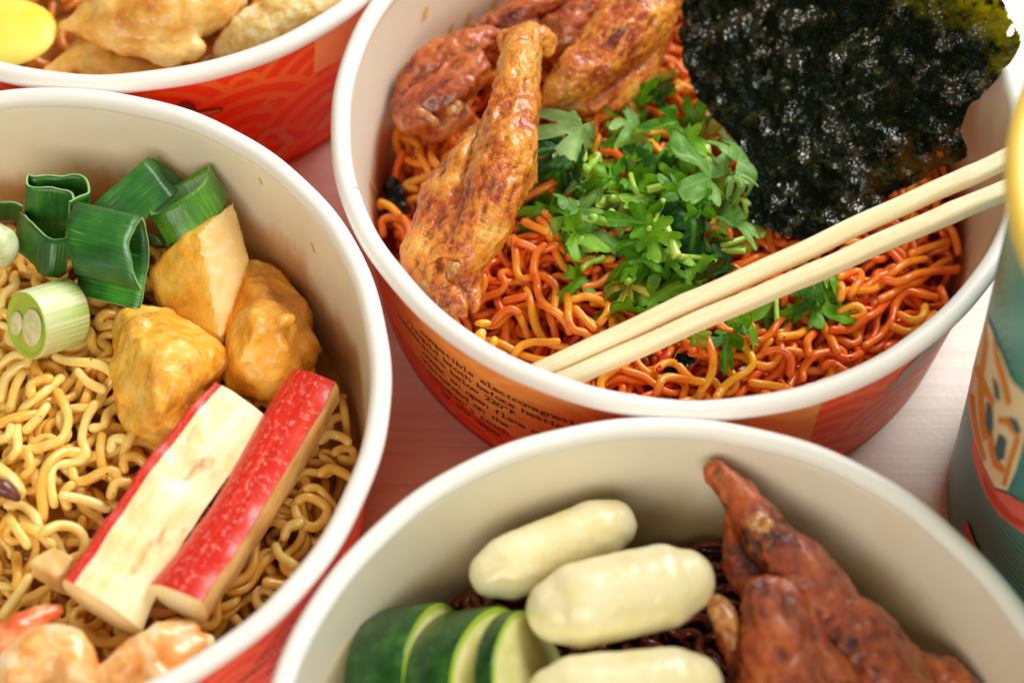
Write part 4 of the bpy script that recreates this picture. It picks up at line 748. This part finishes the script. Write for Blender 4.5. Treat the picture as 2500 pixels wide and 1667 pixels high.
t = NT('fried_tofu_brown'); v = t.co(); c = t.ramp(t.noise(v, 100, 4, .6), [(.30, (.50, .15, .015)), (.46, (.76, .32, .03)), (.62, (.86, .45, .055)), (.80, (.90, .60, .15))]); t.set(Base_Color=c, Roughness=t.lin(t.noise(v, 300, 3), .3, .7, .2, .45), Coat_Weight=.2, Coat_Roughness=.15); sss(t, .2, (1, .6, .2), .002); t.bump(t.math('ADD', t.noise(v, 420, 4, .62), t.math('MULTIPLY', t.noise(v, 1500, 2), .4)), .5, .0008); M_TFB = t.m
t = NT('tofu_cut'); v = t.co(); t.set(Base_Color=t.ramp(t.noise(v, 160, 4), [(.3, (.80, .50, .15)), (.6, (.86, .62, .26)), (.8, (.88, .70, .36))]), Roughness=.42); sss(t, .3, (1, .7, .3), .003); t.bump(t.noise(v, 900, 4), .3, .0004); M_TC = t.m
def kt(x, y): return x/2.613/1.06293, (500+y/2.613)/1.06293
TD = [(120, .0008, 3, ''), (300, .00022, 5, 'ridge'), (900, .00006, 7, '')]
hp = {'A': P(*kt(1275, 170), .0415), 'B': P(*kt(1490, -30), .0395), 'C': P(*kt(1590, 350), .0345), 'D': P(*kt(1405, 880), .0325), 'E': P(*kt(940, 420), .0330), 'F': P(*kt(1040, 660), .0300), 'G': P(*kt(1120, 220), .0390)}
V, F = lump([hull(list(hp.values())+[hp['E']-np.array([0, 0, .012]), hp['C']-np.array([0, 0, .012]), hp['D']-np.array([0, 0, .010])])], .0007, 3, [(200, .0003, 3, ''), (700, .0001, 5, '')])
cn = np.cross(hp['B']-hp['A'], hp['D']-hp['A']); cn = cn/np.linalg.norm(cn); cn = cn if cn@(CAM-hp['A']) > 0 else -cn; fn = normals(V, F)[F].mean(1); mi = ((fn@cn) > .80).astype(int)
c = V.mean(0); rt = root('tofu_wedge', (c[0], c[1], V[:, 2].min()), 'cut tofu wedge with pale face behind the two fried puffs', 'tofu'); part('skin', V, F[mi == 0], M_TF, rt); part('cut_face', V, F[mi == 1], M_TC, rt)
def puff(outline, ridge, zo, zr, mat, label, extra=()):
    pr = [hull([P(*kt(x, y), zo) for x, y in outline]+[P(*kt(x, y), z) for x, y, z in ridge]+[P(*kt(x, y), zo-.010)*1.0 for x, y in outline[::2]])]
    pr += [ell(P(*kt(x, y), z), (r*.001, r*.001, r*.0007)) for x, y, z, r in extra]
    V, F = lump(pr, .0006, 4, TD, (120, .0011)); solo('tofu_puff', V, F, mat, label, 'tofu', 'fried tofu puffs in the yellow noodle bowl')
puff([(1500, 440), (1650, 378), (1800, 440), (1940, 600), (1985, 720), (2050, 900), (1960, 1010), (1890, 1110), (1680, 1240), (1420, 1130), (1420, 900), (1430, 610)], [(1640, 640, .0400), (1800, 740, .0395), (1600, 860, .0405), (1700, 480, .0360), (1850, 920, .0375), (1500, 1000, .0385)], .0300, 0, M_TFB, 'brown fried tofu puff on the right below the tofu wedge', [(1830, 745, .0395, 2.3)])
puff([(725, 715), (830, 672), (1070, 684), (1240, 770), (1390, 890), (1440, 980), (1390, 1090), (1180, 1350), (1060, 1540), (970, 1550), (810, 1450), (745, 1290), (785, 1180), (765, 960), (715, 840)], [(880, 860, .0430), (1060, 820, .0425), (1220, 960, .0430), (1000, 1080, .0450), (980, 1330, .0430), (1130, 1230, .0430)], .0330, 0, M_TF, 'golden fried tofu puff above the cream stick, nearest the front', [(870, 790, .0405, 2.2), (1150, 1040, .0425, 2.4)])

t = NT('red_skin'); v = t.co('UV'); f1 = t.lin(t.noise(t.map(v, (700, 1500, 1)), 1, 3, .6), .53, .68); f2 = t.noise(t.map(v, (14, 900, 1)), 1, 3); c = t.ramp(f2, [(.35, (.54, .010, .008)), (.55, (.72, .028, .014)), (.72, (.80, .09, .03))]); c = t.mix(t.math('MULTIPLY', f1, .42), c, (.90, .36, .27))
t.set(Base_Color=c, Roughness=.30, Coat_Weight=.2); t.bump(t.math('ADD', f2, t.math('MULTIPLY', f1, .6)), .5, .0005); sss(t, .12, (1, .2, .1), .001); M_RSK = t.m
t = NT('cream_flesh'); v = t.co('UV'); f2 = t.math('ADD', t.math('MULTIPLY', t.noise(t.map(v, (60, 190, 1)), 1, 4, .55), .75), t.math('MULTIPLY', t.noise(t.map(v, (40, 700, 1)), 1, 3, .6), .25)); c = t.ramp(f2, [(.36, (.82, .58, .20)), (.5, (.88, .74, .42)), (.64, (.90, .82, .58))]); br = t.lin(t.noise(t.map(v, (80, 240, 1)), 1, 4, .6), .57, .72); c = t.mix(t.math('MULTIPLY', br, .8), c, (.50, .20, .04)); t.set(Base_Color=c, Roughness=.34, Coat_Weight=.15); t.bump(t.math('ADD', f2, t.noise(t.map(v, (500, 700, 1)), 1, 3)), .4, .0005); sss(t, .25, (1, .7, .3), .003); M_FL = t.m
t = NT('tan_flesh'); v = t.co('UV'); f2 = t.math('ADD', t.math('MULTIPLY', t.noise(t.map(v, (70, 200, 1)), 1, 3, .6), .6), t.math('MULTIPLY', t.noise(t.map(v, (90, 1800, 1)), 1, 3, .6), .4)); t.set(Base_Color=t.ramp(f2, [(.36, (.70, .27, .06)), (.5, (.82, .46, .15)), (.64, (.88, .64, .32))]), Roughness=.36); t.bump(f2, .6, .0005); M_FT = t.m
def stick(p0, p1, w0, w1, dep, roll, bow, flesh, label, lip=0., box=.75):
    n, mA, mB = 70, 26, 18; A, B = P(*p0), P(*p1); T = (B-A)/np.linalg.norm(B-A); sd = np.cross(T, [0, 0, 1.]); sd /= np.linalg.norm(sd); up = np.cross(sd, T); up, sd = math.cos(roll)*up+math.sin(roll)*sd, math.cos(roll)*sd-math.sin(roll)*up
    s = np.linspace(0, 1, n); C = A+(B-A)*s[:, None]+up*(bow*np.sin(s*np.pi))[:, None]+sd*(.0007*np.sin(s*5+w0*900))[:, None]; wd = (w0+(w1-w0)*s)/2*(1+.05*np.sin(s*7)); L = np.linalg.norm(B-A)
    a = np.linspace(0, np.pi, mA); arcx, arcy = np.cos(a), -np.abs(np.sin(a))**box*dep; lp = np.linspace(1-lip, 1, 7)[:-1]; arcx, arcy = np.r_[lp, arcx], np.r_[.18*(1-lp*lp)+.012, arcy]; mA += 6; b = np.linspace(-1, 1-lip, mB); fx, fy = b, .18*(1-b*b)
    def loft(x, y, rough, sdv):
        V = C[:, None]+wd[:, None, None]*(x[None, :, None]*sd+y[None, :, None]*up); k = fbm(V.reshape(-1, 3)*np.array([1, 1, 1]), rough[0], sdv, 2).reshape(n, -1)*rough[1]; V = V+k[..., None]*up*.6+k[..., None]*sd*.4; return V
    Sk, Fl = loft(arcx, arcy, (150, .0008), 21), loft(fx, fy, (150, .0008), 21)
    def gridF(m): i = np.arange(n-1)[:, None]*m; j = np.arange(m-1)[None]; return np.stack([i+j, i+j+1, i+m+j+1, i+m+j], -1).reshape(-1, 4)
    c = C.mean(0); rt = root('red_skinned_stick', (c[0], c[1], c[2]-.006), label, 'food stick', 'red skinned sticks in the yellow noodle bowl')
    U = lambda m, w: np.stack([np.repeat(s*L, m), np.tile(w*.006, n)], 1)
    part('red_skin', Sk.reshape(-1, 3), gridF(mA)[:, ::-1], M_RSK, rt, uv=U(mA, np.linspace(-.5, np.pi, mA))); part('flesh', Fl.reshape(-1, 3), gridF(mB)[:, ::-1], flesh, rt, uv=U(mB, b))
    for e, ex in ((0, -T), (n-1, T)):
        rim_ = np.vstack([Sk[e], Fl[e][1:-1]]); cc = rim_.mean(0)+ex*.0008; m = len(rim_); V = np.vstack([rim_, cc+(rim_-cc)*.6+ex*.0003, [cc]]); j = np.arange(m); k = (j+1) % m
        F = [[int(x), int(y), int(m+y), int(m+x)] for x, y in zip(j, k)]+[[int(m+x), int(m+y), 2*m] for x, y in zip(j, k)]; F = F if e == 0 else [f[::-1] for f in F]
        part('cut_end', V, F, M_FL, rt, uv=np.stack([V[:, 0], V[:, 1]], 1))
stick((546, 912, .0390), (232, 1385, .0395), .0126, .0172, .95, -.42, .0006, M_FL, 'cream faced stick edged in red, left of the pair', .24)
stick((772, 908, .0350), (464, 1412, .0365), .0098, .0106, 2.15, -1.60, .0006, M_FT, 'stick with its red skin upward, right of the pair', .05, .62)

t = NT('egg_cube'); v = t.co(); t.set(Base_Color=t.ramp(t.noise(v, 200, 4), [(.35, (.80, .46, .14)), (.6, (.86, .62, .30))]), Roughness=.4); sss(t, .25, (1, .6, .3), .002); M_EGG = t.m
pts = [P(x, y, .0355) for x, y in [(62, 1290), (122, 1250), (172, 1280), (132, 1326)]]; solo('tofu_cube', *lump([hull(pts+[q-np.array([0, 0, .008]) for q in pts])], .0005, 3, [(300, .0003, 2, '')]), M_EGG, 'small peach coloured tofu cube left of the cream stick', 'tofu')
t = NT('mushroom_cap'); v = t.co(); t.set(Base_Color=t.ramp(t.noise(v, 250, 4), [(.3, (.05, .015, .012)), (.55, (.16, .05, .035)), (.8, (.35, .16, .10))]), Roughness=.22); M_MU = t.m
c = P(5, 1118, .034); rt = root('mushroom_piece', (c[0], c[1], .028), 'brown mushroom piece at the left edge on yellow noodles', 'mushroom'); part('flesh', *lump([bone([(-30, 1085, .0335, 2.6), (10, 1100, .0335, 2.6), (42, 1130, .0330, 2.0)], 12)], .0005, 2, [(300, .0003, 2, '')]), M_NB, rt); part('cap', *lump([bone([(-30, 1110, .0360, 1.6), (8, 1122, .0360, 1.7), (40, 1143, .0350, 1.2)], 12)], .0005, 2, [(300, .0003, 2, '')]), M_MU, rt)

t = NT('shrimp'); v = t.co(); c = t.ramp(t.noise(t.map(v, (1, 1, 1)), 130, 3, .5, 1.2), [(.30, (.86, .30, .06)), (.48, (.90, .52, .20)), (.62, (.92, .72, .46)), (.8, (.93, .82, .66))]); t.set(Base_Color=c, Roughness=.25, Coat_Weight=.3, Coat_Roughness=.1); sss(t, .3, (1, .5, .25), .003); t.bump(t.noise(v, 300, 3), .25, .0006); M_SH = t.m
t = NT('shrimp_tail'); v = t.co(); t.set(Base_Color=t.ramp(t.noise(v, 240, 3), [(.35, (.75, .12, .03)), (.6, (.85, .33, .14)), (.8, (.88, .6, .45))]), Roughness=.25, Coat_Weight=.3); M_SHT = t.m
def ks(x, y): return x/2.613/1.06293, (1067+y/2.613)/1.06293
def seg(nodes, n=44, k=5, amp=.06):
    q = np.array([list(P(*ks(a, b), c))+[r*.001] for a, b, c, r in nodes]); s = smooth_path(q, n); w_ = 1+amp*np.abs(np.sin(np.linspace(0, k*np.pi, n))); return tube(s[:, :3], s[:, 3]*w_, 18)
SD = [(160, .0006, 3, ''), (420, .0002, 4, '')]
def shrimp(label, body, tail):
    V, F = lump(body, .0006, 2, SD); c = V.mean(0); rt = root('shrimp', (c[0], c[1], V[:, 2].min()), label, 'shrimp', 'cooked shrimp in the yellow noodle bowl'); part('body', V, F, M_SH, rt)
    if tail: part('tail_shell', *lump(tail, .0005, 2, SD), M_SHT, rt)
shrimp('curled cooked shrimp with reddish shell at the bottom left corner', [seg([(40, 1680, .034, 4.0), (110, 1540, .037, 5.0), (240, 1400, .039, 5.2), (380, 1360, .039, 4.6), (470, 1470, .038, 4.6), (480, 1600, .036, 4.4), (430, 1720, .033, 4.0)], 60, 7)], [bone([ks(-40, 1330)+(.0390, 3.2), ks(90, 1250)+(.0400, 3.2), ks(220, 1165)+(.0395, 2.4), ks(350, 1110)+(.0380, 1.6)], 20)])
shrimp('cooked shrimp between the front rim and the red skinned stick', [seg([(640, 1700, .034, 3.6), (740, 1540, .036, 4.0), (880, 1410, .037, 4.0), (1040, 1300, .037, 3.6), (1190, 1235, .0365, 2.6)], 50, 6), seg([(830, 1720, .033, 3.6), (960, 1560, .035, 4.0), (1100, 1430, .035, 3.6), (1250, 1330, .035, 2.6), (1330, 1300, .0345, 1.6)], 44, 5)], None)

# ---------------------------------------------------------------- front bowl: rice cakes, zucchini
t = NT('rice_cake'); v = t.co(); t.set(Base_Color=t.ramp(t.noise(v, 130, 3), [(.3, (.80, .70, .36)), (.6, (.86, .80, .54)), (.8, (.88, .84, .64))]), Roughness=.26, Coat_Weight=.2, Coat_Roughness=.15); sss(t, .35, (1, .85, .45), .004); t.bump(t.noise(v, 260, 4), .35, .0009); M_RC = t.m
def cake(p0, p1, r, label):
    A, B = P(*p0), P(*p1); s = np.linspace(0, 1, 30); C = A+(B-A)*s[:, None]; rr = r*.001*(1-np.clip(.06-s, 0, 1)*2.2-np.clip(s-.94, 0, 1)*2.2); V, F = lump([tube(C, rr, 32)], .0006, 14, [(60, .00016, 3, ''), (240, .00010, 5, ''), (1000, .00005, 6, '')]); solo('rice_cake', V, F, M_RC, label, 'rice cake', 'white rice cakes in the front bowl')
cake((1140, 1315, .0350), (1400, 1208, .0350), 6.5, 'cream white rice cake farthest back against the bowl wall'); cake((1292, 1400, .0420), (1560, 1338, .0420), 8.2, 'largest white rice cake in the middle beside the glazed wings'); cake((1285, 1600, .0420), (1585, 1572, .0420), 7.4, 'white rice cake lowest in the front bowl, cut off by the photo edge')
t = NT('zucchini_skin'); v = t.co(); c = t.ramp(t.noise(t.map(v, (1, 1, 1)), 210, 4, .6), [(.3, (.004, .030, .006)), (.5, (.012, .065, .010)), (.72, (.05, .15, .02))]); sp = t.lin(t.vor(v, 420), .16, .05); c = t.mix(t.math('MULTIPLY', sp, .55), c, (.16, .32, .08)); t.set(Base_Color=c, Roughness=.24); t.bump(t.noise(v, 400, 2), .2, .0004); M_ZS = t.m
t = NT('zucchini_flesh'); v = t.co(); t.set(Base_Color=t.ramp(t.noise(v, 190, 4), [(.3, (.58, .58, .18)), (.6, (.74, .70, .34))]), Roughness=.35); sss(t, .3, (.9, 1, .4), .002); t.bump(t.noise(v, 700, 3), .4, .0004); M_ZF = t.m
t = NT('zucchini_rim'); t.set(Base_Color=(.32, .46, .03), Roughness=.35); M_ZR = t.m
def zuc(px, py, z, nrm, R, L, label):
    c = P(px, py, z); nrm = np.asarray(nrm); a1 = np.cross(nrm, [0, 0, 1.]); a1 /= np.linalg.norm(a1); a2 = np.cross(a1, nrm); th = np.linspace(0, 2*np.pi, 90, endpoint=False); rp = lambda r, d: c-nrm*d+r*(np.cos(th)[:, None]*a1+np.sin(th)[:, None]*a2)*(1+.012*np.sin(th*5)[:, None])
    j = np.arange(90)[None]; k = (j+1) % 90; rt = root('zucchini_slice', (c[0], c[1], .012), label, 'zucchini', 'zucchini slices in the front bowl')
    def strip(pr, m, nm): i = np.arange(len(pr)-1)[:, None]*90; part(nm, np.vstack([rp(r, d) for r, d in pr]), np.stack([i+j, i+90+j, i+90+k, i+k], -1).reshape(-1, 4), m, rt)
    strip([(R*.985, .0), (R, .0004), (R*1.004, L/2), (R, L-.0004), (R*.985, L)], M_ZS, 'skin'); strip([(R*.93, -.0001), (R*.985, 0)], M_ZR, 'rind_edge'); strip([(.0001, .0), (R*.5, -.0002), (R*.93, -.0001)], M_ZF, 'flesh'); strip([(R*.985, L), (.0001, L)], M_ZF, 'flesh')
zuc(1030, 1615, .0245, cv(.90, .16, .38), .0195, .0125, 'thick zucchini slice nearest the left wall of the front bowl')
zuc(1165, 1640, .0290, cv(.86, .18, .50), .0205, .0110, 'thick zucchini slice in the middle of the three'); zuc(1232, 1625, .0330, cv(.88, .22, .38), .0185, .0038, 'thin zucchini slice nearest the rice cakes')

# ---------------------------------------------------------------- back bowl: yolk, dumplings, crumbed piece
t = NT('yolk'); v = t.co(); t.set(Base_Color=t.ramp(t.noise(v, 60, 2), [(.3, (.90, .68, .03)), (.6, (.94, .80, .16))]), Roughness=.42); sss(t, .3, (1, .8, .2), .004); M_YO = t.m
solo('yolk', *lump([ell(P(5, 75, .0415), (.0128, .0102, .0028))], .0008, 3), M_YO, 'smooth bright yellow yolk at the top left corner', 'egg')
t = NT('fried_dumpling'); v = t.co(); c = t.ramp(t.noise(v, 85, 4, .6), [(.30, (.52, .16, .025)), (.47, (.74, .38, .07)), (.62, (.82, .56, .20)), (.80, (.88, .72, .42))]); t.set(Base_Color=c, Roughness=.32, Coat_Weight=.2); sss(t, .2, (1, .6, .3), .002); t.bump(t.noise(v, 500, 4), .5, .0007); M_DU = t.m
def dump(name, pr, mat, label, cat, grp=None, dd=TD): solo(name, *lump(pr, .0007, 3, dd, (90, .0010)), mat, label, cat, grp)
dump('dumpling', [bone([(150, 62, .0430, 1.6), (200, 50, .0430, 4.2), (280, 40, .0440, 7.2), (370, 25, .0440, 8.6), (460, 15, .0430, 7.8), (540, -10, .0420, 4.5)], 28, 16, .8), bone([(175, 75, .0420, 1.4), (270, 105, .0420, 2.2), (370, 125, .0420, 2.6), (450, 115, .0410, 2.4)], 20), bone([(215, -20, .045, 5), (330, -50, .046, 7)], 10), bone([(140, 66, .0428, 1.4), (165, 55, .0435, 1.8), (185, 75, .043, 1.6)], 8)], M_DU, 'large golden fried dumpling in the middle of the back bowl', 'dumpling', 'fried dumplings in the back bowl')
dump('dumpling', [bone([(120, 170, .0380, 2.4), (190, 120, .0385, 3.6), (230, 150, .0365, 4.2), (300, 165, .0350, 4.0), (380, 165, .034, 3.4)], 22), bone([(185, 100, .039, 1.8), (210, 140, .038, 3.0)], 8)], M_DU, 'second fried dumpling tucked under the large one by the rim', 'dumpling', 'fried dumplings in the back bowl')
t = NT('crumbs'); v = t.co(); c = t.ramp(t.noise(v, 330, 4, .65), [(.30, (.66, .33, .06)), (.48, (.82, .58, .20)), (.60, (.90, .78, .48)), (.75, (.93, .90, .80))]); t.set(Base_Color=c, Roughness=.5); t.bump(t.noise(v, 700, 4, .65), .8, .0010); M_CRB = t.m
dump('crumbed_piece', [bone([(505, 118, .0360, 2.0), (560, 80, .0390, 4.6), (640, 40, .0410, 6.4), (720, 0, .0410, 6.4), (790, -40, .0400, 5)], 24), bone([(580, 125, .036, 2.6), (680, 75, .038, 4.0), (770, 20, .038, 4.0)], 16)], M_CRB, 'pale crumb coated fried piece by the right side of the back bowl', 'fried piece', None, CH)

# ---------------------------------------------------------------- teal cup
EX, EY, EH, ERB, ERT = .14317, .21135, .115, .0482, .0560
CEN['E'] = (EX, EY)
def er(z): s_ = z/EH; return ERB+(ERT-ERB)*(s_*.80+.20*s_*s_)
def on_cup(b, ang, z, off=0.): r = er(z)+off; return np.stack([EX+r*np.cos(ang), EY+r*np.sin(ang), z+0*ang], -1)
def hit(x, y):
    d = ray(x, y); z = np.linspace(EH, 0, 1200); p = CAM+d*((z-ZC)/d[2])[:, None]; k = np.nonzero(np.hypot(p[:, 0]-EX, p[:, 1]-EY) < er(z))[0]
    if not len(k): i = np.argmin(np.hypot(p[:, 0]-EX, p[:, 1]-EY)-er(z))
    else: i = k[0]
    return math.atan2(p[i, 1]-EY, p[i, 0]-EX) % (2*math.pi), z[i]
def kq(x, y): return (2148+x/.797)/1.06293, (390+y/.797)/1.06293
ca, cz = hit(*kq(275, 470)); t = NT('teal_print'); v = t.co('UV'); sp = t.n('ShaderNodeSeparateXYZ', [v]); du = t.math('SUBTRACT', sp.outputs[0], ca*.052); dv = t.math('SUBTRACT', sp.outputs[1], cz)
d = t.math('SQRT', t.math('ADD', t.math('MULTIPLY', du, du), t.math('MULTIPLY', t.math('MULTIPLY', dv, dv), 1.3))); d = t.math('ADD', d, t.math('MULTIPLY', t.noise(v, 40, 2), .004))
ln = t.lin(t.math('SINE', t.math('MULTIPLY', d, 2900.)), .15, .6); ln = t.math('MULTIPLY', ln, t.lin(t.math('ADD', dv, t.math('MULTIPLY', du, .4)), .010, -.004))
c = t.mix(ln, t.ramp(t.noise(v, 45, 2), [(.4, (.030, .37, .37)), (.6, (.085, .42, .34))]), (.035, .12, .115)); t.set(Base_Color=c, Roughness=.34); M_TEAL = t.m
t = NT('yellow_rim'); t.set(Base_Color=(.90, .64, .12), Roughness=.3); M_YR = t.m
rt = root('printed_cup', (EX, EY, 0), 'tall teal printed paper cup with a yellow rim at the right edge', 'cup')
zs = np.linspace(.0005, EH, 40); th = np.linspace(0, 2*np.pi, 181); V = np.vstack([on_cup('E', th, z) for z in zs]); i = np.arange(39)[:, None]*181; j = np.arange(180)[None]
part('wall', V, np.stack([i+j, i+j+1, i+182+j, i+181+j], -1).reshape(-1, 4), M_TEAL, rt, uv=np.vstack([np.stack([th*.052, 0*th+z], 1) for z in zs]))
part('liner', *lathe([(.001, .006), (ERB-.002, .006), (ERT-.0008, EH)], (EX, EY), 120), M_RIM, rt); part('base', *lathe([(ERB, .0005), (ERB-.003, 0), (.001, .002)], (EX, EY), 100), M_RIM, rt)
a = np.linspace(0, 2*np.pi, 16, endpoint=False); part('rim', *lathe([(ERT+.0006+.0024*math.cos(q), EH+.0024*math.sin(q)) for q in a], (EX, EY), 160, True), M_YR, rt)
ORM = flat('orange_ink', (.72, .26, .025)); CRM = flat('cream_ink', (.86, .74, .48)); PNK = flat('pink_ink', (.78, .16, .13)); RED = flat('red_ink', (.60, .07, .03)); SLT = flat('slate_ink', (.05, .13, .16))
def art(pts, m, off, nm): decal('E', [hit(*kq(x, y)) for x, y in pts], m, rt, off, nm, 4 if len(pts) > 9 else 3, on_cup)
art([(212, 305), (222, 330), (240, 375), (262, 430), (290, 455), (300, 500), (285, 545), (270, 600), (252, 642), (228, 636), (204, 590), (188, 545), (178, 490), (176, 450), (186, 400), (200, 345)], CRM, .00040, 'cream_print')
for q in [[(211, 310), (216, 360), (206, 420), (210, 500), (216, 540), (206, 548), (198, 500), (196, 430), (204, 370)], [(180, 455), (188, 460), (196, 520), (212, 580), (206, 588), (190, 540)], [(224, 345), (232, 362), (250, 420), (262, 470), (252, 480), (240, 430), (228, 385)], [(270, 530), (279, 540), (262, 590), (250, 634), (243, 630), (252, 590)],
          [(214, 520), (224, 530), (232, 580), (250, 600), (244, 610), (226, 596), (216, 560)], [(236, 500), (262, 500), (276, 530), (268, 536), (250, 514), (236, 512)], [(190, 405), (200, 400), (214, 440), (230, 470), (224, 480), (204, 446)]]: art(q, ORM, .00055, 'orange_print')
for q in [[(214, 470), (224, 480), (226, 520), (220, 538), (212, 510)], [(238, 532), (252, 542), (248, 580), (236, 584), (230, 560)], [(226, 420), (236, 440), (240, 470), (230, 460)], [(258, 500), (272, 505), (282, 530), (270, 528)]]: art(q, SLT, .00068, 'slate_print')
art([(182, 545), (188, 548), (204, 596), (228, 640), (252, 648), (285, 668), (300, 735), (270, 716), (236, 690), (212, 655), (194, 610), (184, 575)], PNK, .00040, 'pink_print')
art([(204, 610), (212, 622), (236, 660), (262, 690), (290, 705), (292, 718), (262, 704), (232, 676), (210, 640)], RED, .00055, 'red_print')
art([(166, 702), (174, 706), (186, 738), (200, 770), (186, 764), (170, 736)], RED, .00040, 'red_print')
art([(121, 640), (125, 636), (123, 690), (118, 684), (116, 668)], ORM, .00040, 'orange_print')

# labels that would be the same are told apart by their place in the picture
from collections import defaultdict
same = defaultdict(list)
for o in COL.objects:
    if o.parent is None and o.get('group') == pileG: same[o['label']].append(o)
for l, os_ in same.items():
    if len(os_) < 2: continue
    os_.sort(key=lambda o: ((np.array(o.location)-CAM)@RGT)/((np.array(o.location)-CAM)@FWD)); m = len(os_)
    nm = ['leftmost', 'rightmost'] if m == 2 else (['leftmost']+(['middle'] if m == 3 else ['second', 'third', 'fourth', 'fifth', 'sixth'][:m-2])+['rightmost'])
    for o, q in zip(os_, nm): o['label'] = q+' '+l
